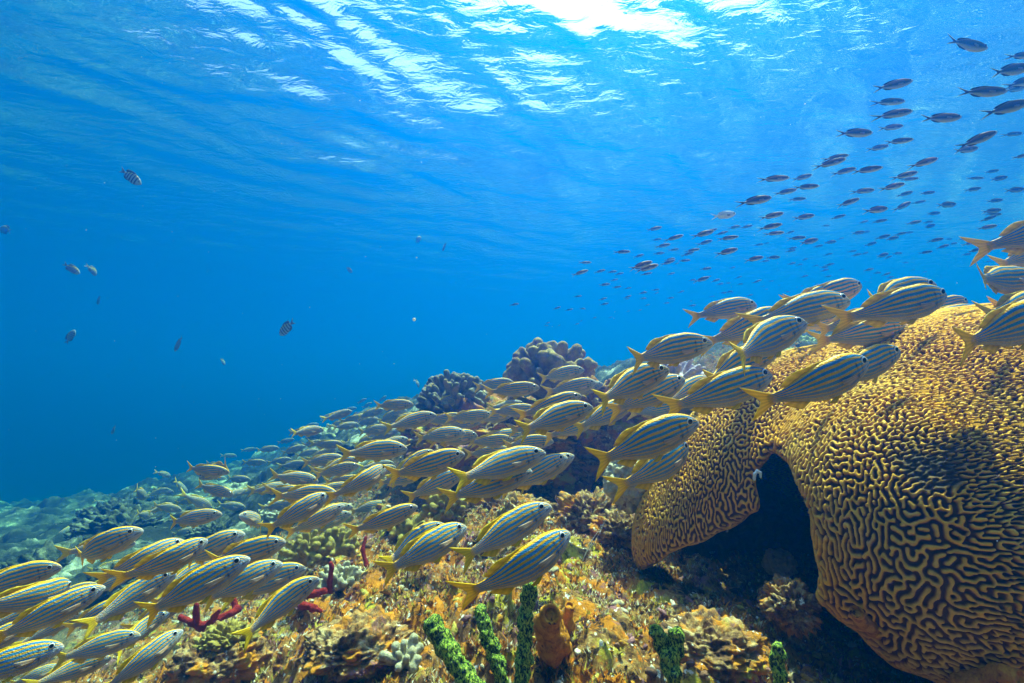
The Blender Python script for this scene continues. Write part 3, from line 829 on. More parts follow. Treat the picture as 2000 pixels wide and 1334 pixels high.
    for i, pts in enumerate(([(1138, 1096, 1.28), (1150, 1062, 1.27), (1175, 1030, 1.27), (1190, 1005, 1.28)], [(1140, 1090, 1.29), (1160, 1050, 1.29), (1178, 1020, 1.3)],
                             [(1150, 1075, 1.28), (1172, 1040, 1.29), (1182, 1012, 1.3)])):
        tag(branches('thread', path(pts, .0012, .0006), .0011, m, 0), ('pale thread hanging beside the dark purple rock, the longest one', 'pale thread to the left of the longest one', 'shortest pale thread by the dark purple rock')[i], 'thread', 'pale threads')
    tag(branches('sea_squirt', path([(1473, 936, .93), (1474, 926, .93), (1479, 920, .93), (1485, 923, .93), (1486, 932, .93)], .0032, .0024), .0014, m, 0), 'tiny white hook shaped sea squirt hanging in the cave', 'sea squirt')
build_reef()

def build_turf():
    """Tufts of algae and shell grit over the near reef floor, too many to count."""
    rs = np.random.RandomState(21)
    n = 42000
    r = .55 * (3.2 / .55) ** rs.rand(n); a = R(-42) + R(84) * rs.rand(n)
    ri = np.clip(np.searchsorted(BED_R, r), 0, len(BED_R) - 1); ai = np.clip(np.searchsorted(BED_A, a), 0, len(BED_A) - 1)
    P = BEDV[ri, ai]
    keep = fbm(P * 9 + 3, 3) > -.12
    P = P[keep]; n = len(P)
    pal = np.array([(.55, .21, .02), (.30, .12, .03), (.42, .33, .05), (.62, .52, .34), (.16, .07, .07), (.35, .15, .17), (.72, .64, .5), (.07, .04, .03)])
    zone = (fbm(P * 4 + 50, 2) * 6 + rs.rand(n) * 4).astype(int) % len(pal)
    V, F, COL = [], [], []
    sc = .0035 + .0065 * rs.rand(n) ** 2
    k = 5
    for b in range(k):
        az = rs.rand(n) * 6.283; lean = .3 + .9 * rs.rand(n)
        d = np.stack([np.cos(az) * lean, np.sin(az) * lean, np.ones(n)], 1); d /= np.linalg.norm(d, axis=1)[:, None]
        s = np.stack([-np.sin(az), np.cos(az), 0 * az], 1)
        L = sc * (1 + 1.2 * rs.rand(n)); wd = sc * .45
        p0 = P + (rs.rand(n, 3) - .5) * sc[:, None] - np.array([0, 0, .002])
        q = np.stack([p0 - s * wd[:, None] * .5, p0 + s * wd[:, None] * .5, p0 + d * L[:, None] * .6 + s * wd[:, None] * .7, p0 + d * L[:, None] - s * wd[:, None] * .3], 1)
        base = sum(len(v) for v in V)
        V.append(q.reshape(-1, 3)); F.append(np.arange(n * 4).reshape(-1, 4) + base)
        COL.append(np.repeat(pal[zone] * (.6 + .8 * rs.rand(n, 1)), 4, 0))
    m, nt = new_mat('algae_turf'); at_ = nd(nt, 'ShaderNodeAttribute', attr='Col'); finish(m, nt, at_.outputs['Color'], .9, .1, transl=.25)
    me = mesh_np('algae_turf', np.vstack(V), np.vstack(F), False, m)
    col_attr(me, 'Col', np.vstack(COL))
    tag(link('algae_turf', me), kind='stuff')
build_turf()

def build_rubble():
    """Broken coral and shell lying about the near reef floor, too much to count."""
    rs = np.random.RandomState(5)
    bm = bmesh.new(); bmesh.ops.create_icosphere(bm, subdivisions=2, radius=1.0)
    tv = np.array([v.co[:] for v in bm.verts]); tf = np.array([[v.index for v in f.verts] for f in bm.faces]); bm.free()
    n = 4200
    r_ = .6 * (2.9 / .6) ** rs.rand(n); a = R(-40) + R(82) * rs.rand(n)
    ri = np.clip(np.searchsorted(BED_R, r_), 0, len(BED_R) - 1); ai = np.clip(np.searchsorted(BED_A, a), 0, len(BED_A) - 1)
    P = BEDV[ri, ai]
    pal = np.array([(.50, .42, .28), (.62, .56, .44), (.44, .18, .02), (.20, .10, .06), (.30, .14, .16), (.40, .32, .06), (.12, .06, .05), (.58, .28, .03)])
    V, F, CL = [], [], []
    for i in range(n):
        s = (.0025 + .0075 * rs.rand() ** 2.5) * (.7 + .35 * r_[i])
        ax = np.array([1 + rs.rand() * 1.2, .6 + .5 * rs.rand(), .5 + .4 * rs.rand()]) * s
        q = tv * (1 + .75 * noise3(tv * 1.6 + i * 3.1) + .5 * noise3(tv * 4.3 + i))[:, None] * ax
        t1, t2 = rs.rand() * 6.28, rs.randn() * .5
        c1, s1, c2, s2 = math.cos(t1), math.sin(t1), math.cos(t2), math.sin(t2)
        q = q @ np.array([[c2, 0, s2], [0, 1, 0], [-s2, 0, c2]]).T @ np.array([[c1, -s1, 0], [s1, c1, 0], [0, 0, 1]]).T
        V.append(q + P[i] - np.array([0, 0, .15 * s])); F.append(tf + i * len(tv)); CL.append(np.repeat(pal[rs.randint(len(pal))][None] * (.6 + .6 * rs.rand()), len(tv), 0))
    m, nt = new_mat('rubble')
    at_ = nd(nt, 'ShaderNodeAttribute', attr='Col'); tc = nd(nt, 'ShaderNodeTexCoord')
    nz = nd(nt, 'ShaderNodeTexNoise', Scale=120.0, Detail=5.0, Roughness=.7); nt.links.new(tc.outputs['Object'], nz.inputs[0])
    g = ramp(nt, [(.35, (.35, .32, .3)), (.6, (1.15, 1.12, 1.1))]); nt.links.new(nz.outputs['Fac'], g.inputs[0])
    finish(m, nt, mixc(nt, .9, at_.outputs['Color'], g.outputs[0], 'MULTIPLY'), .9, .15, bump=nz.outputs['Fac'], bump_d=.004, bump_s=.8)
    me = mesh_np('rubble', np.vstack(V), np.vstack(F), True, m); col_attr(me, 'Col', np.vstack(CL))
    tag(link('rubble', me), kind='stuff')
build_rubble()
# ------------------------------------------------------------------ fish
def skin_mat(name, rough=.38, spec=.5, bump=.0):
    m, nt = new_mat(name)
    a = nd(nt, 'ShaderNodeAttribute', attr='Col')
    tc = nd(nt, 'ShaderNodeTexCoord')
    mp = nd(nt, 'ShaderNodeMapping'); mp.inputs['Scale'].default_value = (1, .4, 1.5); nt.links.new(tc.outputs['Object'], mp.inputs[0])
    v = nd(nt, 'ShaderNodeTexVoronoi', Scale=70.0); nt.links.new(mp.outputs[0], v.inputs[0])
    n = nd(nt, 'ShaderNodeTexNoise', Scale=9.0, Detail=4.0); nt.links.new(tc.outputs['Object'], n.inputs[0])
    r = ramp(nt, [(.1, (1.12, 1.12, 1.12)), (.75, (.72, .72, .74))]); nt.links.new(v.outputs['Distance'], r.inputs[0])
    c = mixc(nt, .45, a.outputs['Color'], r.outputs[0], 'MULTIPLY')
    r2 = ramp(nt, [(.35, (.86, .86, .88)), (.65, (1.08, 1.06, 1.04))]); nt.links.new(n.outputs['Fac'], r2.inputs[0])
    c = mixc(nt, .7, c, r2.outputs[0], 'MULTIPLY')
    return finish(m, nt, c, rough, spec, bump=v.outputs['Distance'], bump_d=.0016, bump_s=.5)
def fin_mat(name, transl=.32):
    m, nt = new_mat(name)
    a = nd(nt, 'ShaderNodeAttribute', attr='Col')
    return finish(m, nt, a.outputs['Color'], .5, .3, transl=transl)
M_SKIN = skin_mat('fish_skin', .42, .16); M_FIN = fin_mat('fish_fin')
m_, nt_ = new_mat('fish_eye'); a_ = nd(nt_, 'ShaderNodeAttribute', attr='Col'); M_EYE = finish(m_, nt_, a_.outputs['Color'], .12, .6)

def smooth_interp(x, xs, ys):
    """Rounded curve through the stations (monotone cubic)."""
    xs = np.array(xs, float); ys = np.array(ys, float); o = np.argsort(xs); xs, ys = xs[o], ys[o]
    h = np.diff(xs); s = np.diff(ys) / h
    m = np.zeros(len(xs)); m[0], m[-1] = s[0], s[-1]
    for i in range(1, len(xs) - 1):
        if s[i - 1] * s[i] > 0: m[i] = 2 * s[i - 1] * s[i] / (s[i - 1] + s[i])
    i = np.clip(np.searchsorted(xs, x) - 1, 0, len(h) - 1); t = np.clip((x - xs[i]) / h[i], 0, 1)
    return ((1 + 2 * t) * (1 - t) ** 2 * ys[i] + t * (1 - t) ** 2 * h[i] * m[i] + t * t * (3 - 2 * t) * ys[i + 1] + t * t * (t - 1) * h[i] * m[i + 1])

def bend_xyz(V, b):
    """Swing the rear of the fish sideways by b (length units), the head a little the other way."""
    V = np.array(V, float)
    if b:
        u = np.clip(.22 - V[:, 0], 0, None); g = b * 2.2 * u ** 2
        sl = b * 4.4 * u
        V[:, 0] += V[:, 1] * sl / np.sqrt(1 + sl ** 2); V[:, 1] += g
        u = np.clip(V[:, 0] - .22, 0, None); V[:, 1] += b * .9 * u ** 2
        V[:, 0] += .0
    return V

def fish_body(name, sp, ns, nc, b, paint):
    t = np.linspace(0, 1, ns); x = sp['x'][0] + (sp['x'][-1] - sp['x'][0]) * (.5 * t + .5 * (1 - np.cos(t * math.pi)) / 2)
    T = smooth_interp(x, sp['x'], sp['top']); B = smooth_interp(x, sp['x'], sp['bot']); W = smooth_interp(x, sp['x'], sp['wid'])
    k = np.linspace(0, 1, nc // 2 + 1); vv = .75 * k + .25 * (.5 - .5 * np.cos(k * math.pi))
    half = np.arcsin(np.clip(2 * vv - 1, -1, 1)); th = np.concatenate([half, (math.pi - half)[-2:0:-1]])
    mid, hh = (T + B) / 2, (T - B) / 2
    cy_, sz = np.cos(th), np.sin(th)
    y = W[:, None] * np.sign(cy_) * np.abs(cy_) ** .92
    z = mid[:, None] + hh[:, None] * sz
    X = np.repeat(x[:, None], nc, 1)
    v = (sz + 1) / 2 * np.ones((ns, 1))
    V = np.stack([X, y, z], -1).reshape(-1, 3)
    col = paint(X.ravel(), v.ravel(), z.ravel())
    F = grid_faces(ns, nc, True)
    V = np.vstack([V, [[x[0], 0, mid[0]], [x[-1], 0, mid[-1]]]]); col = np.vstack([col, col[:1], col[-1:]])
    a, e = len(V) - 2, len(V) - 1
    caps = [(a, (j + 1) % nc, j, j) for j in range(nc)] + [(e, (ns - 1) * nc + j, (ns - 1) * nc + (j + 1) % nc, (ns - 1) * nc + (j + 1) % nc) for j in range(nc)]
    return bend_xyz(V, b), F, np.array([c[:3] for c in caps]), col

def fin_sheet(base, tip, y0=0, y1=0, th=.006, n=9, m=5, b=0, c0=(.8, .5, .02), c1=(.85, .6, .05), edge=None):
    """A thin fin between a base line and a tip line (lists of (x, z)); y0, y1 = sideways offset at base and tip."""
    u = np.linspace(0, 1, n)
    def along(p):
        p = np.array(p, float); k = np.linspace(0, 1, len(p)); return np.stack([np.interp(u, k, p[:, 0]), np.interp(u, k, p[:, 1])], 1)
    Bp, Tp = along(base), along(tip)
    s = np.linspace(0, 1, m)[:, None, None]
    P = Bp[None] * (1 - s) + Tp[None] * s
    y = (y0 + (y1 - y0) * s[..., 0]) * np.ones((m, n)) + .0025 * np.sin(np.arange(n) * 2.6)[None] * s[..., 0]
    hw = th * (1 - .85 * s[..., 0]) * (np.sin(np.clip(u, .04, .96) * math.pi) ** .5)[None] * .5 + .0008
    A = np.stack([P[..., 0], y + hw, P[..., 1]], -1); Bk = np.stack([P[..., 0], y - hw, P[..., 1]], -1)
    V = np.vstack([A.reshape(-1, 3), Bk.reshape(-1, 3)])
    f = grid_faces(m, n); F = [f, f[:, ::-1] + m * n]
    rim = [i for i in range(n)] + [r * n + n - 1 for r in range(1, m)] + [(m - 1) * n + i for i in range(n - 2, -1, -1)] + [r * n for r in range(m - 2, 0, -1)]
    rr = np.array(rim); nx = np.roll(rr, -1)
    F.append(np.stack([rr, rr + m * n, nx + m * n, nx], 1))
    c = np.array(c0)[None, None] * (1 - s) + np.array(c1)[None, None] * s
    c = c * (.86 + .14 * np.cos(np.arange(n) * math.pi))[None, :, None]
    if edge is not None:
        k = np.clip(np.abs(u - .5) * 2 * 1.0, 0, 1)[None, :, None] ** 6
        c = c * (1 - k) + np.array(edge)[None, None] * k
    c = np.broadcast_to(c, (m, n, 3)).reshape(-1, 3)
    return bend_xyz(V, b), np.vstack(F), np.vstack([c, c])

def eye_ball(x, y, z, r, b, ring=(.72, .76, .78), rim=(.05, .05, .07), pupil=.66):
    nu, nv = 9, 16
    sgn = 1 if y > 0 else -1
    ph = np.array([0, .22, .42, .56, .60, .78, .95, 1.15, 1.57]); al = np.linspace(0, 2 * math.pi, nv, endpoint=False)
    V = [(x + r * math.sin(p) * math.cos(a), y + sgn * r * .50 * math.cos(p), z + r * math.sin(p) * math.sin(a)) for p in ph for a in al]
    c = []
    for p in ph:
        q = math.sin(p)
        c += [(.004, .004, .005) if q <= pupil else (ring if q < .86 else rim)] * nv
    F = grid_faces(nu, nv, True)
    if sgn > 0: F = F[:, ::-1]
    return bend_xyz(np.array(V), b), F, np.array(c, float)

def to_mesh(name, V, F, col, mat, tri=None):
    if tri is not None:
        bm = bmesh.new(); vs_ = [bm.verts.new(p) for p in V]
        for f in F: bm.faces.new([vs_[i] for i in f])
        for f in tri: bm.faces.new([vs_[i] for i in f])
        bmesh.ops.recalc_face_normals(bm, faces=bm.faces)
        me = bpy.data.meshes.new(name); bm.to_mesh(me); bm.free()
        me.polygons.foreach_set('use_smooth', np.ones(len(me.polygons), bool)); me.materials.append(mat)
    else:
        me = mesh_np(name, V, F, True, mat)
    col_attr(me, 'Col', col)
    return me

# -- the striped grunt
GR = dict(x=[.50, .485, .45, .39, .31, .20, .07, -.07, -.19, -.27, -.33, -.37],
          top=[.004, .030, .066, .106, .138, .160, .160, .132, .085, .056, .044, .042],
          bot=[-.014, -.036, -.058, -.084, -.110, -.134, -.138, -.116, -.072, -.047, -.037, -.036],
          wid=[.003, .016, .031, .046, .058, .065, .064, .052, .033, .019, .012, .006])
YEL = np.array((.82, .41, .001)); 
STR = ((.975, .030), (.835, .034), (.680, .034), (.525, .032), (.385, .026), (.260, .020), (.150, .016))
def paint_grunt(x, v, z):
    blue = np.array((.012, .185, .42)); blue2 = np.array((.030, .255, .48)); lil = np.array((.19, .26, .36)); bel = np.array((.46, .39, .29))
    k = np.clip((v - .22) / .30, 0, 1)[:, None]; k2 = np.clip((.26 - v) / .2, 0, 1)[:, None]
    kk = np.clip((v - .72) / .25, 0, 1)[:, None]
    c = lil * (1 - k) + blue2 * k
    c = c * (1 - kk) + blue * kk
    c = c * (1 - k2) + bel * k2
    yel = np.zeros(len(x))
    for p, w in STR:
        wob = .006 * np.sin(x * 21 + p * 40) + .010 * (x - .1) * (p - .5)
        wl = w * (.8 if p < .4 else 1.0)
        s = 1 - np.clip((np.abs(v - p - wob) - wl * .82) / (wl * .36), 0, 1)
        yel = np.maximum(yel, s * (1.0 if p > .3 else .85))
    head = np.clip((x - .36) / .07, 0, 1)
    low = np.clip((.62 - v) / .2, 0, 1)
    yel = yel * (1 - .75 * head * low)
    yc = YEL[None] * np.where(v[:, None] < .4, np.array((.92, 1.0, 3.0)), 1.0)
    c = c * (1 - yel[:, None]) + yc * yel[:, None]
    c = c * (1 - (head * low)[:, None] * .5) + np.array((.58, .55, .56)) * (head * low)[:, None] * .5
    # gill cover edge and mouth
    gx = .300 - .050 * (v - .45) ** 2 * 4 + .0
    g = np.exp(-((x - gx) / .0055) ** 2) * ((v > .22) & (v < .72))
    g2 = np.exp(-((x - (.352 - .08 * (v - .5) ** 2)) / .005) ** 2) * ((v > .2) & (v < .58)) * .5
    mo = np.exp(-((v - (.40 - .9 * (.5 - x))) / .045) ** 2) * (x > .425) * .8
    dk = np.clip(g * .85 + g2 + mo, 0, 1)[:, None]
    c = c * (1 - dk) + np.array((.03, .025, .03)) * dk
    lip = np.clip((x - .475) / .02, 0, 1)[:, None] * .5
    c = c * (1 - lip) + np.array((.66, .60, .60)) * lip
    tl = np.clip((-.315 - x) / .05, 0, 1)[:, None]
    return c * (1 - tl) + YEL * tl
def zprof(sp, key, x): return smooth_interp(np.asarray(x, float), sp['x'], sp[key])

def grunt_parts(b, ns=64, nc=128, fine=True):
    out = {}
    V, F, T, col = fish_body('b', GR, ns, nc, b, paint_grunt); out['body'] = (V, F, T, col)
    top = lambda x: float(zprof(GR, 'top', [x])[0]); bot = lambda x: float(zprof(GR, 'bot', [x])[0])
    y_ = (.86, .52, .001); y2 = (.92, .64, .002); n = 13 if fine else 7
    out['tail_fin'] = fin_sheet([(-.335, -.034), (-.35, 0), (-.335, .040)], [(-.500, -.142), (-.470, -.085), (-.428, -.030), (-.415, .0), (-.430, .034), (-.478, .094), (-.512, .155)], th=.016, n=n, m=6, b=b, c0=y_, c1=y2)
    xs = np.linspace(.20, -.235, 12)
    hz = np.interp(xs, [-.235, -.20, -.12, -.07, -.03, .0, .10, .20], [.010, .028, .042, .036, .020, .016, .014, .004])
    out['dorsal_fin'] = fin_sheet([(x, top(x) - .006) for x in xs], [(x - .035 - .5 * h * (x < -.02), top(x) - .006 + h) for x, h in zip(xs, hz)], th=.010, n=14 if fine else 8, m=4, b=b, c0=(.70, .45, .001), c1=y2)
    xs = np.linspace(-.10, -.24, 7); hz = np.array([.024, .044, .043, .036, .028, .020, .012])
    out['anal_fin'] = fin_sheet([(x, bot(x) + .006) for x in xs], [(x - .05, bot(x) - h) for x, h in zip(xs, hz)], th=.008, n=7, m=4, b=b, c0=y_, c1=y2)
    for k, s in (('pelvic_fin', 1), ('pelvic_fin.1', -1)):
        out[k] = fin_sheet([(.135, -.112), (.115, -.116), (.095, -.118)], [(.055, -.165), (.015, -.160), (.0, -.140)], y0=s * .020, y1=s * .040, th=.007, n=5, m=4, b=b, c0=y_, c1=y2)
    for k, s in (('pectoral_fin', 1), ('pectoral_fin.1', -1)):
        out[k] = fin_sheet([(.270, -.022), (.262, -.034), (.255, -.048)], [(.110, .000), (.105, -.030), (.150, -.056)], y0=s * .0595, y1=s * .088, th=.006, n=6, m=4, b=b, c0=(.70, .40, .22), c1=(.74, .55, .36))
    for k, s in (('eye', 1), ('eye.1', -1)):
        out[k] = eye_ball(.398, s * .0375, .046, .0345, b)
    return out
GRUNT_BENDS = (0.0, .22, -.22, .42, -.42, .62, -.62)
_g = {}
def grunt_mesh(bi, simple):
    if (bi, simple) not in _g:
        P = grunt_parts(GRUNT_BENDS[bi], 34 if simple else 64, 72 if simple else 128, not simple)
        if simple:
            Vs, Fs, Cs, n = [], [], [], 0
            V, F, T, c = P.pop('body'); Vs.append(V); Fs.append(F); Cs.append(c); n = len(V)
            for V, F, c in P.values(): Vs.append(V); Fs.append(F + n); Cs.append(c); n += len(V)
            _g[(bi, simple)] = {'body': to_mesh('striped_grunt', np.vstack(Vs), np.vstack(Fs), np.vstack(Cs), M_SKIN)}
        else:
            d = {}
            for k, p in P.items():
                nm = k.split('.')[0]
                d[k] = to_mesh(nm, p[0], p[1], p[3], M_SKIN, p[2]) if k == 'body' else to_mesh(nm, p[0], p[1], p[2], M_EYE if nm == 'eye' else M_FIN)
            _g[(bi, simple)] = d
    return _g[(bi, simple)]
_proto = {}
def copy_fish(key, meshes, name):
    """First use builds the fish; later ones copy it with every part."""
    if key not in _proto:
        r = link(name, meshes['body'])
        for k, me in meshes.items():
            if k != 'body': link(k.split('.')[0], me, r)
        _proto[key] = r
        return r
    s = _proto[key]; r = s.copy(); C.objects.link(r)
    for ch in s.children:
        c = ch.copy(); C.objects.link(c); c.parent = r
    return r
def pose(o, tail, snout, roll=0.0, up=Vector((0, 0, 1)), hs=1.0, lean=0.0):
    if lean:
        vdir = ((tail + snout) / 2).normalized(); up = (up - lean * up.dot(vdir) * vdir).normalized()
    f = snout - tail; L = f.length; f.normalize()
    y = up.cross(f); y.normalize(); z = f.cross(y)
    rm = Matrix((f, y, z)).transposed().to_4x4()
    o.matrix_world = Matrix.Translation((tail + snout) / 2) @ rm @ Matrix.Rotation(roll, 4, 'X') @ Matrix.Diagonal((L, L * hs, L * hs, 1))

# -- the brown chromis and the barred sergeants
CH = dict(x=[.50, .485, .45, .38, .28, .15, .02, -.10, -.20, -.26],
          top=[.004, .024, .052, .090, .120, .134, .120, .085, .046, .030],
          bot=[-.012, -.034, -.060, -.094, -.122, -.134, -.118, -.080, -.042, -.028],
          wid=[.003, .018, .032, .048, .058, .058, .048, .030, .014, .007])
def paint_chromis(br, white=0.0):
    def f(x, v, z):
        brown = np.array((.22, .105, .03)) * br; side = np.array((.06, .075, .07)); bel = np.array((.44, .50, .48))
        k = np.clip((v - .55) / .25, 0, 1)[:, None]; k2 = np.clip((.42 - v) / .25, 0, 1)[:, None]
        c = side * (1 - k) + brown * k; c = c * (1 - k2) + bel * k2
        sp = np.exp(-(((x - .47) / .03) ** 2))[:, None] * .7; c = c * (1 - sp) + .75 * sp
        w = np.exp(-(((x + .20) / .03) ** 2) - ((v - .95) / .12) ** 2)[:, None] * .5; c = c * (1 - w) + .75 * w
        return c * (1 - white) + white * np.array((.80, .80, .78))
    return f
def chromis_parts(b, br, white=0.0):
    o = {}
    V, F, T, col = fish_body('b', CH, 30, 40, b, paint_chromis(br, white)); o['body'] = (V, F, T, col)
    dk = np.array((.06, .045, .04)) * (1 - white) + .7 * white; wt = (.80, .82, .84)
    o['tail_fin'] = fin_sheet([(-.235, -.027), (-.245, 0), (-.235, .028)], [(-.500, -.115), (-.43, -.066), (-.335, -.018), (-.320, 0), (-.335, .018), (-.43, .068), (-.505, .120)], th=.014, n=13, m=5, b=b, c0=dk, c1=dk * 1.2, edge=wt)
    xs = np.linspace(.22, -.17, 9); h = np.interp(xs, [-.17, -.12, 0, .15, .22], [.006, .026, .020, .016, .006])
    top = lambda x: float(zprof(CH, 'top', [x])[0]); bot = lambda x: float(zprof(CH, 'bot', [x])[0])
    o['dorsal_fin'] = fin_sheet([(x, top(x) - .008) for x in xs], [(x - .05, top(x) + hh) for x, hh in zip(xs, h)], th=.010, n=9, m=3, b=b, c0=dk, c1=dk)
    xs = np.linspace(.02, -.18, 6); h = np.interp(xs, [-.18, -.1, .02], [.006, .024, .008])
    o['anal_fin'] = fin_sheet([(x, bot(x) + .008) for x in xs], [(x - .05, bot(x) - hh) for x, hh in zip(xs, h)], th=.010, n=6, m=3, b=b, c0=dk, c1=dk)
    for k, s in (('pectoral_fin', 1), ('pectoral_fin.1', -1)):
        o[k] = fin_sheet([(.25, .0), (.245, -.02), (.24, -.04)], [(.11, .01), (.09, -.03), (.14, -.06)], y0=s * .054, y1=s * .085, th=.006, n=5, m=3, b=b, c0=(.3, .26, .22), c1=(.4, .36, .33))
    for k, s in (('eye', 1), ('eye.1', -1)):
        o[k] = eye_ball(.405, s * .038, .024, .030, b, ring=(.30, .27, .22))
    return o
SG = dict(x=[.50, .48, .44, .37, .27, .14, .0, -.12, -.22, -.28],
          top=[.004, .034, .074, .130, .180, .205, .185, .130, .066, .042],
          bot=[-.016, -.044, -.084, -.138, -.184, -.205, -.185, -.125, -.062, -.040],
          wid=[.003, .02, .038, .056, .068, .068, .055, .034, .016, .009])
def paint_sergeant(x, v, z):
    c = np.repeat(np.array([[.46, .53, .52]]), len(x), 0)
    k = np.clip((v - .62) / .2, 0, 1)[:, None] * np.clip((.36 - x) / .1, 0, 1)[:, None]
    c = c * (1 - k) + np.array((.72, .62, .06)) * k
    for p in (.285, .165, .045, -.075, -.185):
        w = np.clip(1.25 - np.abs(x - p - .03 * (v - .5)) / .030, 0, 1)[:, None]; c = c * (1 - w) + np.array((.018, .02, .03)) * w
    return c
def sergeant_parts(b):
    o = {}
    V, F, T, col = fish_body('b', SG, 56, 44, b, paint_sergeant); o['body'] = (V, F, T, col)
    g = np.array((.16, .18, .19))
    o['tail_fin'] = fin_sheet([(-.26, -.038), (-.27, 0), (-.26, .040)], [(-.50, -.135), (-.43, -.07), (-.39, 0), (-.43, .07), (-.50, .14)], th=.014, n=11, m=5, b=b, c0=g, c1=g * 1.8)
    top = lambda x: float(zprof(SG, 'top', [x])[0]); bot = lambda x: float(zprof(SG, 'bot', [x])[0])
    xs = np.linspace(.25, -.19, 9); h = np.interp(xs, [-.19, -.14, 0, .18, .25], [.02, .085, .05, .045, .01])
    o['dorsal_fin'] = fin_sheet([(x, top(x) - .01) for x in xs], [(x - .08, top(x) + hh) for x, hh in zip(xs, h)], th=.010, n=9, m=3, b=b, c0=g, c1=g)
    xs = np.linspace(.02, -.20, 6); h = np.interp(xs, [-.2, -.13, .02], [.02, .08, .015])
    o['anal_fin'] = fin_sheet([(x, bot(x) + .01) for x in xs], [(x - .07, bot(x) - hh) for x, hh in zip(xs, h)], th=.010, n=6, m=3, b=b, c0=g, c1=g)
    for k, s in (('eye', 1), ('eye.1', -1)):
        o[k] = eye_ball(.395, s * .042, .040, .032, b, ring=(.5, .5, .45))
    return o
def fish_mesh(name, P, joined):
    if joined:
        Vs, Fs, Cs = [], [], []
        V, F, T, c = P.pop('body'); Vs.append(V); Fs.append(F); Cs.append(c); n = len(V)
        for V, F, c in P.values(): Vs.append(V); Fs.append(F + n); Cs.append(c); n += len(V)
        return {'body': to_mesh(name, np.vstack(Vs), np.vstack(Fs), np.vstack(Cs), M_SKIN)}
    d = {}
    for k, p in P.items():
        nm = k.split('.')[0]
        d[k] = to_mesh(name, p[0], p[1], p[3], M_SKIN, p[2]) if k == 'body' else to_mesh(nm, p[0], p[1], p[2], M_EYE if nm == 'eye' else M_FIN)
    return d
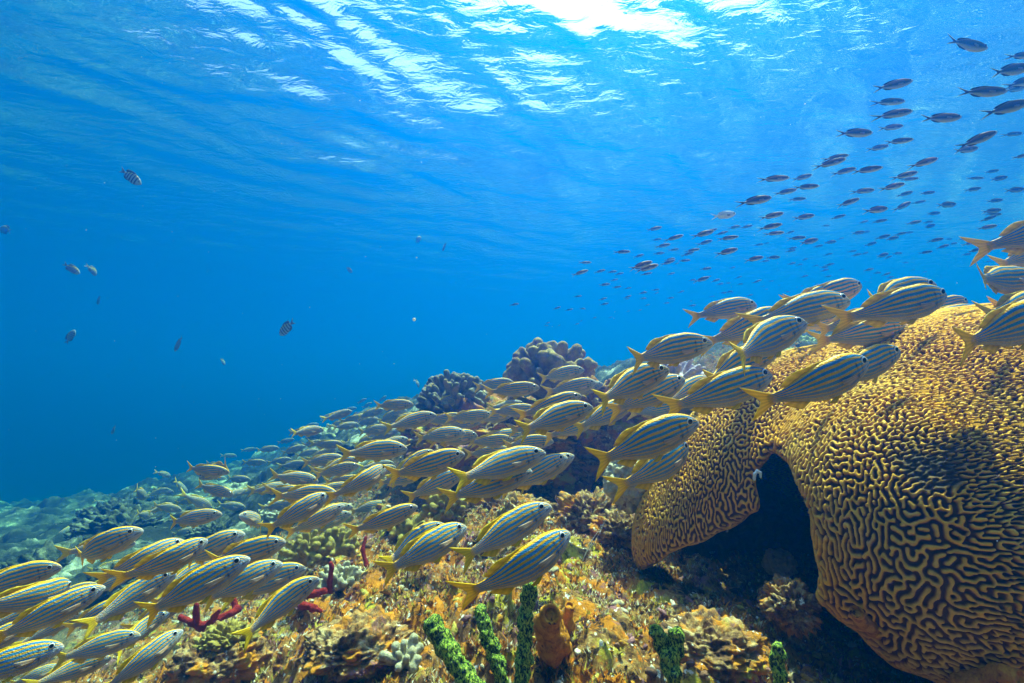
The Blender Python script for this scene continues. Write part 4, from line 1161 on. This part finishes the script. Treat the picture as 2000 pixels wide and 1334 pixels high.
# ------------------------------------------------------------------ the school of striped grunts
# tail x, tail y, snout x, snout y (photo pixels), turn away from the lens in degrees, distance factor, bend, label
NORTH = 'in the row above the crest of the brain coral'
GRUNTS = {
 'bottom left corner of the school': [
  (-95,1165,122,1106,18,1.12,2,''),(-25,1205,142,1143,42,.92,3,'fat blurred yellow and blue striped fish with its tail just at the left edge'),
  (-35,1268,206,1146,25,.95,0,''),(-130,1345,125,1262,22,.85,1,'big striped fish cut by the left and bottom edges'),
  (-110,1300,70,1215,20,1.1,0,''),(98,1112,277,1036,12,1.0,0,'slim dark backed striped fish lifting its pale snout over the teal reef'),
  (125,1076,266,1060,14,1.3,2,''),(235,1152,408,1055,32,.92,3,'bright striped fish with high back and forked tail hanging in the middle of its cluster'),
  (195,1142,362,1056,32,.98,3,''),(330,1112,477,1042,15,1.08,0,''),(392,1112,558,1058,16,1.02,1,'striped fish with a silver mouth, highest of the low bunch above the red rope'),
  (258,1218,488,1090,20,.95,0,'long dull striped fish with a large ringed eye above the red rope sponge'),
  (384,1184,552,1100,22,.97,1,''),(440,1165,598,1109,14,1.08,0,''),(464,1238,623,1128,22,.88,2,'striped fish with dropping tail just above the mustard coral'),
  (195,1362,358,1230,30,.82,1,'striped fish cut by the bottom edge left of the mustard coral'),(100,1292,275,1240,18,1.05,0,''),
  (55,1338,218,1284,20,1.0,2,''),(168,1222,345,1118,20,1.06,0,''),(175,1116,258,1099,20,1.35,0,''),(158,1020,108,1052,-30,1.6,0,''),
  (205,1275,330,1196,30,1.05,4,''),(-60,1232,110,1180,25,1.12,0,''),(20,1262,165,1195,25,1.12,2,''),(120,1240,262,1165,26,1.14,0,''),(285,1190,420,1128,24,1.12,1,''),(60,1195,190,1140,22,1.2,0,''),(300,1160,430,1095,24,1.18,2,''),(150,1165,262,1118,24,1.25,0,''),(10,1345,120,1300,24,1.05,0,''),(240,1240,372,1165,26,1.15,1,''),(-80,1190,60,1150,20,1.2,0,''),(365,1140,470,1085,22,1.2,0,''),(270,1110,350,1080,20,1.3,0,''),],
 'dark bunch on the left slope': [
  (316,1024,433,1004,6,1.0,1,'dark striped fish with a clean yellow forked tail over the left slope'),(330,1046,387,1033,20,1.1,0,''),
  (297,985,356,998,22,1.12,2,''),(265,1003,299,1009,52,1.1,0,''),(378,948,456,967,14,1.08,1,''),(362,966,415,996,35,1.2,3,''),
  (355,917,448,923,10,1.05,0,''),(464,902,390,934,12,1.05,1,'striped fish turned back to face left with its dorsal fin raised'),(437,935,489,937,12,1.1,0,''),
  (307,921,334,931,45,1.1,1,''),(340,937,366,963,40,1.1,0,''),(264,954,284,974,60,1.1,0,''),(287,968,331,955,15,1.25,0,'pale silver fish on the left slope with no strong stripes'),
  (312,976,333,968,50,1.1,2,''),(185,978,211,986,35,1.1,0,''),(420,985,480,992,18,1.2,1,''),(215,1045,270,1035,22,1.3,0,''),(160,1060,205,1052,25,1.4,0,''),(395,1040,450,1030,18,1.25,1,''),(330,975,372,985,25,1.3,0,''),(500,955,545,945,18,1.3,0,''),(455,985,500,975,16,1.3,0,''),(275,1040,310,1032,25,1.4,0,''),(410,930,445,938,25,1.3,0,''),(400,905,440,912,20,1.25,0,''),(470,905,520,903,14,1.2,0,''),(345,1012,392,1020,20,1.25,0,''),(225,1010,262,1018,25,1.3,2,''),(300,955,340,962,30,1.3,0,''),(450,1012,505,1003,16,1.2,0,''),(380,1075,440,1062,18,1.2,2,''),(290,1040,335,1040,25,1.25,0,''),(255,1000,230,1016,-30,1.1,0,''),(240,1075,300,1062,25,1.3,0,''),],
 'middle of the school above the red ropes': [
  (530,1026,468,1006,-50,.95,2,'dark round looking striped fish turned away with its yellow tail towards us'),(508,990,576,985,14,1.15,0,''),
  (534,964,662,967,12,1.04,2,''),(516,1042,644,965,28,.93,1,'bright striped fish with fork tail at the centre of the middle bunch'),
  (562,1052,674,987,28,1.0,0,''),(590,1042,686,1002,20,1.08,2,''),(660,976,757,911,42,.92,3,'steep plump striped fish with a raised yellow dorsal fin and big tail'),
  (680,1050,816,989,24,.98,1,'lone striped fish hanging above the thin dark red rope sponge'),(611,930,702,909,12,1.05,0,''),(588,905,673,895,12,1.12,0,''),
  (530,928,622,941,10,1.08,2,''),(482,952,546,958,14,1.2,0,''),(664,886,796,877,10,1.0,2,'brownish striped fish with a blue ringed eye over the yellowish boulder'),
  (667,867,716,857,18,1.2,0,''),(755,938,847,880,22,1.06,0,''),(758,940,908,886,20,.98,1,'bright blue striped fish with pale forked tail left of the dark ledge'),
  (757,926,830,903,20,1.06,0,''),(789,976,906,924,18,1.03,0,''),(628,946,712,936,14,1.12,1,''),(600,962,692,950,14,1.06,0,''),(735,950,830,922,20,1.1,0,''),(690,895,770,872,14,1.2,0,''),
  (600,1005,690,990,16,1.15,0,''),(680,1000,760,985,18,1.2,0,''),(575,975,650,958,16,1.15,1,''),(700,915,770,905,14,1.18,0,''),(815,905,880,893,16,1.2,0,''),(630,920,690,905,18,1.2,2,''),],
 'far upper left tail of the school': [
  (729,794,808,790,10,1.0,1,'striped fish with bright yellow tail swimming clear against blue water'),(750,838,853,811,10,1.0,2,'striped fish with wide yellow fork tail below the clear one'),
  (825,827,906,813,10,1.08,0,''),(860,836,944,821,10,1.15,0,''),(808,856,910,845,8,1.02,1,''),(787,856,850,845,12,1.12,0,''),(697,844,766,837,10,1.05,0,''),
  (691,831,740,818,14,1.08,1,''),(697,816,750,800,14,1.14,0,''),(625,818,660,808,16,1.1,0,''),(630,821,688,803,12,1.05,0,''),(640,832,690,824,14,1.2,0,''),
  (672,801,697,797,20,1.2,0,''),(699,788,716,778,25,1.25,0,''),(740,786,755,773,25,1.3,0,''),(708,797,727,786,25,1.25,0,''),
  (561,846,611,842,12,1.05,1,''),(603,848,626,842,14,1.2,0,''),(588,871,632,863,16,1.1,0,''),(630,862,656,855,16,1.15,0,''),(548,886,596,871,16,1.1,1,''),(574,891,623,880,14,1.05,0,''),
  (632,879,650,871,30,1.3,0,''),(667,856,690,843,30,1.3,0,''),(655,835,678,822,30,1.4,0,''),(692,865,716,855,20,1.3,0,''),(520,905,570,897,14,1.2,0,''),(500,880,545,875,16,1.25,0,''),(560,915,610,905,14,1.2,1,''),(645,895,690,884,16,1.25,0,''),(610,895,650,889,18,1.3,0,''),(540,865,575,858,18,1.35,0,''),(470,880,500,877,25,1.4,0,''),(430,890,462,890,25,1.4,0,''),(590,835,622,828,18,1.4,0,''),(660,830,695,822,18,1.3,2,''),(650,842,690,836,18,1.25,0,''),(720,858,770,850,14,1.2,0,''),],
 'centre of the school before the knobby corals': [
  (845,788,912,777,10,1.05,0,'small grey green striped fish across the dark finger coral'),(927,758,1004,747,10,1.05,1,''),(947,769,1054,757,8,1.0,0,'striped fish with bright tail at the left foot of the tall knobby coral'),
  (915,790,976,778,10,1.12,0,''),(950,798,1026,789,10,1.1,0,''),(955,806,1050,800,10,1.02,1,''),(1052,741,1141,722,10,1.05,0,'dark striped fish crossing the right side of the tall knobby coral'),
  (1072,768,1165,747,12,1.04,0,''),(1098,772,1178,750,12,1.12,0,''),(1014,819,1136,772,18,1.0,1,''),(1000,842,1157,795,16,.96,0,'large bright striped fish with upright pale tail in front of the others'),
  (978,868,1081,862,10,1.08,0,''),(913,868,1002,858,12,1.04,1,''),(906,888,1000,880,12,1.12,0,''),(962,858,1022,845,12,1.2,0,''),
  (877,941,1065,884,16,.97,0,'striped fish just above the one with the big yellow tail'),(866,978,1040,919,18,.92,1,'striped fish with the biggest yellow forked tail, lowest before the dark hollow'),
  (985,962,1109,892,18,1.03,0,''),(1010,952,1121,889,18,1.1,0,''),(1068,860,1168,812,18,1.04,1,''),(1118,842,1241,783,18,1.0,0,'')],
 'clump just left of the brain coral': [
  (1147,787,1305,721,14,.98,0,'large striped fish over the rock right of the tall knobby coral'),(1200,808,1339,739,18,1.0,1,''),(1282,792,1396,740,18,1.06,0,''),
  (1213,703,1390,670,6,1.0,2,'lone large striped fish gliding over the lilac coral cluster'),(1316,802,1510,731,14,.95,0,'large striped fish whose snout meets the left shoulder of the brain coral'),
  (1400,762,1519,720,12,1.1,0,''),(1398,710,1572,630,18,.95,0,'dark blue backed striped fish climbing steeply before the pale boulder corals'),(1390,674,1531,609,18,1.03,1,''),
  (1344,745,1518,687,14,1.03,0,''),(1452,716,1555,698,10,1.1,0,''),(1247,812,1330,790,20,1.1,0,''),(1153,908,1364,824,14,.92,0,'biggest striped fish, dark blue backed, over the dark hollow in the centre'),
  (1228,963,1346,870,40,.92,1,'steep striped fish right under the biggest one'),],
 'row above the crest of the brain coral': [
  (1356,616,1479,595,8,1.0,0,'striped fish alone in open water, highest at the left end of its row'),(1560,596,1685,557,14,1.08,0,''),(1535,594,1658,567,14,1.04,0,''),
  (1480,624,1662,586,12,.98,0,''),(1540,642,1649,611,14,1.1,0,''),(1655,605,1826,558,12,1.0,2,'striped fish highest above the crest of the brain coral'),
  (1665,624,1852,576,12,.95,1,'large striped fish with two yellow tails under and behind it'),(1786,613,1890,588,10,1.06,0,''),(1783,634,1923,608,8,1.02,0,'pale striped fish furthest right in the row, clear of the crest'),
  (1592,647,1742,614,10,1.06,0,''),(1612,668,1771,638,8,1.08,0,'striped fish half hidden by the crest of the brain coral'),],
 'bunch at the right edge': [
  (1862,558,2035,545,6,.98,2,''),(1940,522,2085,478,12,.95,0,''),(1950,476,2110,440,14,.92,1,''),(1930,603,2070,572,12,.97,0,''),(1913,618,2085,588,10,.95,0,''),
  (1868,678,2068,606,14,.82,0,'large striped fish with only tail and flank in the picture at the right')],
 'fish close in front of the reef': [
  (1509,800,1699,705,16,.74,1,'striped fish in front of the brain coral, casting itself over the ridges'),(1610,752,1758,685,18,.80,0,'blue backed striped fish behind the one on the brain coral'),
  (752,1124,912,1028,30,.90,1,'nearer striped fish of the low pair in the foreground'),(737,1102,868,1024,28,.95,0,'striped fish behind the nearer of the low pair'),
  (892,1098,1076,987,20,.90,0,'striped fish above the lowest one with a drooping yellow tail'),(924,1194,1116,1040,26,.84,0,'lowest striped fish, its yellow tail touching the green sponges')],
}
def _nth(n): return '%d%s' % (n, {1: 'st', 2: 'nd', 3: 'rd'}.get(n % 10 if n % 100 not in (11, 12, 13) else 0, 'th'))
ORD = ['first', 'second', 'third', 'fourth', 'fifth', 'sixth', 'seventh', 'eighth', 'ninth', 'tenth', 'eleventh', 'twelfth'] + [_nth(n) for n in range(13, 80)]
def fill_back():
    # the rows behind, glimpsed between the nearer fish
    rs = np.random.RandomState(17)
    for zone, x0, y0, x1, y1, n, l0, l1 in (('middle of the school above the red ropes', 520, 985, 760, 900, 9, 70, 95), ('far upper left tail of the school', 560, 880, 800, 815, 10, 45, 70),
                                        ('dark bunch on the left slope', 250, 1015, 500, 925, 9, 40, 62), ('centre of the school before the knobby corals', 830, 870, 1120, 790, 8, 75, 100)):
        for k in range(n):
            t = (k + rs.rand()) / n; l = rs.uniform(l0, l1); a = R(rs.uniform(2, 24))
            x = x0 + (x1 - x0) * t; y = y0 + (y1 - y0) * t + rs.uniform(-32, 32)
            GRUNTS[zone].append((x - l * .5 * math.cos(a), y + l * .5 * math.sin(a), x + l * .5 * math.cos(a), y - l * .5 * math.sin(a), rs.uniform(5, 35), rs.uniform(1.12, 1.3), 0, ''))
fill_back()
def build_grunts():
    rs = np.random.RandomState(4)
    for zone, L in GRUNTS.items():
        order = {i: k for k, i in enumerate(sorted(range(len(L)), key=lambda i: L[i][2]))}
        for i, (tx, ty, sx, sy, yaw, kd, bi, lab) in enumerate(L):
            px = math.hypot(sx - tx, sy - ty)
            lean = abs(yaw)
            real = .195
            d = kd * FPX * real * math.cos(R(lean)) / px
            d = min(d, 8.5)
            Lw = d * px / FPX / math.cos(R(lean))
            dd = Lw * math.sin(R(yaw)) * .5 * (1 if sx > tx else 1)
            a, b = at(tx, ty, d - dd), at(sx, sy, d + dd)
            simple = px < 72
            if bi == 0 and 'edge' not in zone: bi = int(rs.choice([0, 0, 1, 2, 1, 2, 3]))
            o = copy_fish(('g', bi, simple), grunt_mesh(bi, simple), 'striped_grunt')
            pose(o, a, b, roll=R(rs.uniform(-11, 11)), hs=rs.uniform(.90, 1.03) * (1.10 if 'corner' in zone else 1.0), lean=.4)
            if not lab:
                lab = 'striped fish, %s from left in the %s' % (ORD[order[i]], zone)
            tag(o, lab, 'fish', 'striped yellow and blue grunts')
build_grunts()
# ------------------------------------------------------------------ the shoal of brown chromis, the sergeants, drifting specks
# centre x, centre y, length in photo pixels
SHOAL = """1884 87 90;1996 109 71;1970 138 90;1915 180 105;1996 161 67;1981 174 49;1962 212 101;1741 167 86;1735 199 67;1743 223 81;1835 231 86;1739 249 52;1668 260 73;1754 276 62;1713 289 47;1906 274 90;1977 262 41;1884 293 54;1996 305 49;1631 308 56;1620 319 69;1647 335 54;1692 332 66;1803 318 62;1765 343 58;1775 350 41;1511 349 64;1565 347 45;1574 365 54;1533 375 49;1473 392 71;1557 389 36;1741 365 56;1685 373 47;1767 379 34;1810 377 34;1655 396 51;1709 410 51;1762 403 39;1794 395 30;1848 400 39;1822 417 30;1505 422 54;1569 424 45;1636 424 34;1717 432 34;1686 434 22;1612 441 19;1784 435 34;1812 434 22;1814 442 26;1503 443 52;1511 456 43;1542 454 21;1556 465 37;1578 472 41;1675 455 30;1691 453 17;1642 466 15;1621 473 26;1597 481 22;1481 478 21;1497 475 13;1546 485 22;1544 490 21;1724 463 32;1741 466 30;1758 457 28;1775 454 19;1700 477 26;1617 497 19;1664 491 19;1672 498 22;1688 495 17;1471 506 41;1494 510 19;1509 503 30;1722 499 28;1734 503 19;1752 495 21;1807 493 30;1827 469 34;1852 467 15;1840 482 30;1861 476 19;1884 467 26;1895 475 34;1904 489 34;1887 497 19;1932 478 21;1942 467 19;1936 335 32;1904 348 37;1949 349 39;1899 370 36;1981 371 41;1942 392 34;1936 412 41;1940 418 34;1930 427 36;1927 444 43;1546 515 17;1561 517 15;1571 507 15;1593 519 13;1619 517 22;1277 447 33;1315 465 42;1282 468 21;1294 480 32;1315 488 23;1351 489 33;1343 496 27;1286 495 24;1214 492 35;1247 500 23;1142 513 26;1132 533 36;1171 530 24;1195 531 21;1209 535 20;1250 519 51;1262 524 50;1262 535 24;1303 513 33;1307 507 24;1336 509 26;1321 515 12;1199 547 17;1180 556 24;1204 561 20;1226 563 15;1255 572 18;1280 566 17;1281 573 12;1256 583 15;1225 580 18;1224 584 12;1309 582 15;1301 592 14;1330 570 14;1128 579 18;1177 584 18;1180 594 18;1004 595 20;1087 602 18;1111 605 17;1137 603 14;1069 631 11;1066 636 11;1091 636 8;1160 621 11;1192 620 9;1134 627 9;1126 633 11;1226 608 9;1249 606 11;1264 596 11;1372 457 48;1387 451 30;1408 456 30;1421 465 44;1376 474 32;1418 492 48;1310 535 18;1378 525 24;1430 523 14;1442 542 15;1370 546 33;1397 548 20;1385 540 12;1352 547 15;1406 555 15;1421 553 12;1445 555 14;1478 550 21;1349 588 9;1352 597 15;1391 579 11;1412 572 15;1424 570 15;1429 572 9;1433 444 27;1457 443 27;1609 522 17;1610 528 18;1617 540 16;1643 527 12;1696 527 22;1713 533 16;1730 536 22;1738 542 18;1768 513 14;1656 542 10;1700 544 8;1688 550 9;1699 551 8;1783 527 10;1797 532 9;1806 531 11;1836 529 8;1836 534 8;1838 543 7;1851 522 8;1864 525 7;1856 501 8;1908 504 7;1932 500 11;1856 511 7;1832 517 7;1930 511 14;1943 484 12;1948 488 8;1964 485 8;1871 534 8;1506 549 12;1489 559 10;1496 565 10;1522 557 6;1523 565 5;1538 570 12;1527 576 12;1464 577 14;1570 540 18;1556 561 6;1566 559 8;1568 568 6;1593 555 10"""
SHOAL = [tuple(int(v) for v in t.split()) for t in SHOAL.split(';')]
CBEND = (0.0, .09, -.09)
def build_chromis():
    rs = np.random.RandomState(9)
    def zone(x, y):
        if x > 1905: return 'brown fish, %s from the top along the right edge of the shoal'
        if y < 470 and x < 1640: return 'brown fish, %s from the top in the upper left slope of the shoal'
        if y < 470: return 'brown fish, %s from the top in the upper right of the shoal'
        if x < 1240: return 'brown fish, %s from the top in the sparse left tip of the shoal'
        if x < 1400: return 'brown fish, %s from the top above the knobby corals in the shoal'
        if x < 1560: return 'brown fish, %s from the top over the tallest striped fish row'
        return 'brown fish, %s from the top just above the brain coral crest'
    small_lab = lambda x, y: 'tiny hazy dark fish, one of the faintest far back in the shoal'
    top = {(1700 + 41, 167): 1}
    cnt = {}
    for x, y, l in sorted(SHOAL, key=lambda t: t[1]):
        big = l >= 36
        d = float(np.clip(FPX * .098 / l, .9, 9.5))
        lab = None
        if l <= 13: lab = small_lab(x, y)
        else:
            z = zone(x, y); cnt[z] = cnt.get(z, 0) + 1
            k = cnt[z]
            lab = z % (ORD[k - 1] if k <= len(ORD) else '%dth' % k)
        bi = rs.randint(3); br = rs.randint(3)
        key = ('c', bi, br, big)
        if key not in _cm: _cm[key] = fish_mesh('brown_chromis', chromis_parts(CBEND[bi], (.55, 1.0, 1.7)[br]), not big)
        o = copy_fish(key, _cm[key], 'brown_chromis')
        tilt = R(rs.normal(11, 5)); yaw = R(float(np.clip(rs.normal(4, 9), -14, 18)))
        h = .5 * l * math.cos(tilt); v = .5 * l * math.sin(tilt)
        L = d * l / FPX / math.cos(yaw); dd = .5 * L * math.sin(yaw)
        pose(o, at(x - h, y + v, d - dd), at(x + h, y - v, d + dd), roll=R(rs.normal(0, 5)), hs=rs.uniform(.66, .82), lean=.8)
        tag(o, lab, 'fish', 'shoal of brown chromis')
    o = copy_fish(('c', 'w'), fish_mesh('brown_chromis', chromis_parts(0, 1, .92), False), 'brown_chromis')
    pose(o, at(1388, 424, 2.1), at(1437, 417, 2.12), lean=.8); tag(o, 'single white fish among the brown shoal', 'fish', 'shoal of brown chromis')
_cm = {}
build_chromis()

def build_sergeants():
    T = [  # tail, snout, turn, bend, label
        (234,330,276,360,5,0,'sergeant fish with yellow and black bars, highest in the blue water at left'),
        (123,514,156,535,14,0,'black barred fish nose down, left of a smaller pale one'),
        (175,518,188,538,45,1,'small pale barred fish beside the nose down one'),
        (128,672,146,644,10,0,'dark barred fish pointing upward low on the left'),
        (356,657,341,686,10,0,'dark barred fish diving, left of the largest dark one'),
        (575,626,546,654,20,0,'largest dark barred fish, facing down left, in mid water'),
        (22,452,0,446,30,0,'dark barred fish cut by the left edge'),
        (196,578,190,594,40,0,'faint small barred fish below the pale one'),
        (872,474,864,490,45,0,'faint dark fish, right of two, under the ripples'),(812,474,822,462,45,0,'faint dark fish, left of two, under the ripples'),
        (676,522,688,532,45,0,'faint dark fish alone in the middle blue'),(814,740,818,756,50,1,'small pale fish above the dark finger coral'),
        (226,832,218,846,45,0,'faint fish low in the dark blue at left'),(430,700,440,712,45,0,'faint fish right of the diving barred one')]
    for i, (tx, ty, sx, sy, yaw, bi, lab) in enumerate(T):
        px = math.hypot(sx - tx, sy - ty); small = px < 24
        d = min(FPX * .13 * math.cos(R(yaw)) / px, 6.0)
        key = ('s', bi, small)
        if key not in _cm: _cm[key] = fish_mesh('sergeant_fish', sergeant_parts((0, .25, -.25)[bi]), small)
        o = copy_fish(key, _cm[key], 'sergeant_fish')
        L = d * px / FPX / math.cos(R(yaw)); dd = .5 * L * math.sin(R(yaw))
        pose(o, at(tx, ty, d - dd), at(sx, sy, d + dd), roll=R((-1) ** i * 8), lean=.6)
        tag(o, lab, 'fish', 'barred sergeant fish')
build_sergeants()

def build_specks():
    rs = np.random.RandomState(33)
    bm = bmesh.new()
    for k in range(1500):
        d = .45 + 3.2 * rs.rand() ** .8; px, py = rs.rand() * 2000, rs.rand() * 1200
        r = (0.00026 + .0008 * rs.rand() ** 6) * (.5 + .5 * d)
        p = at(px, py, d)
        if SURF_Z - p.z < .3: continue
        bmesh.ops.create_icosphere(bm, subdivisions=1, radius=r, matrix=Matrix.Translation(p) @ Matrix.Diagonal((1, .7 + .6 * rs.rand(), .6 + .6 * rs.rand(), 1)))
    bmesh.ops.create_icosphere(bm, subdivisions=2, radius=.0036, matrix=Matrix.Translation(at(809, 624, 1.0)))
    me = bpy.data.meshes.new('drifting_specks'); bm.to_mesh(me); bm.free()
    m, nt = new_mat('drifting_specks'); finish(m, nt, (.75, .75, .7), .6, .3, transl=.5); me.materials.append(m)
    tag(link('drifting_specks', me), kind='stuff')
build_specks()
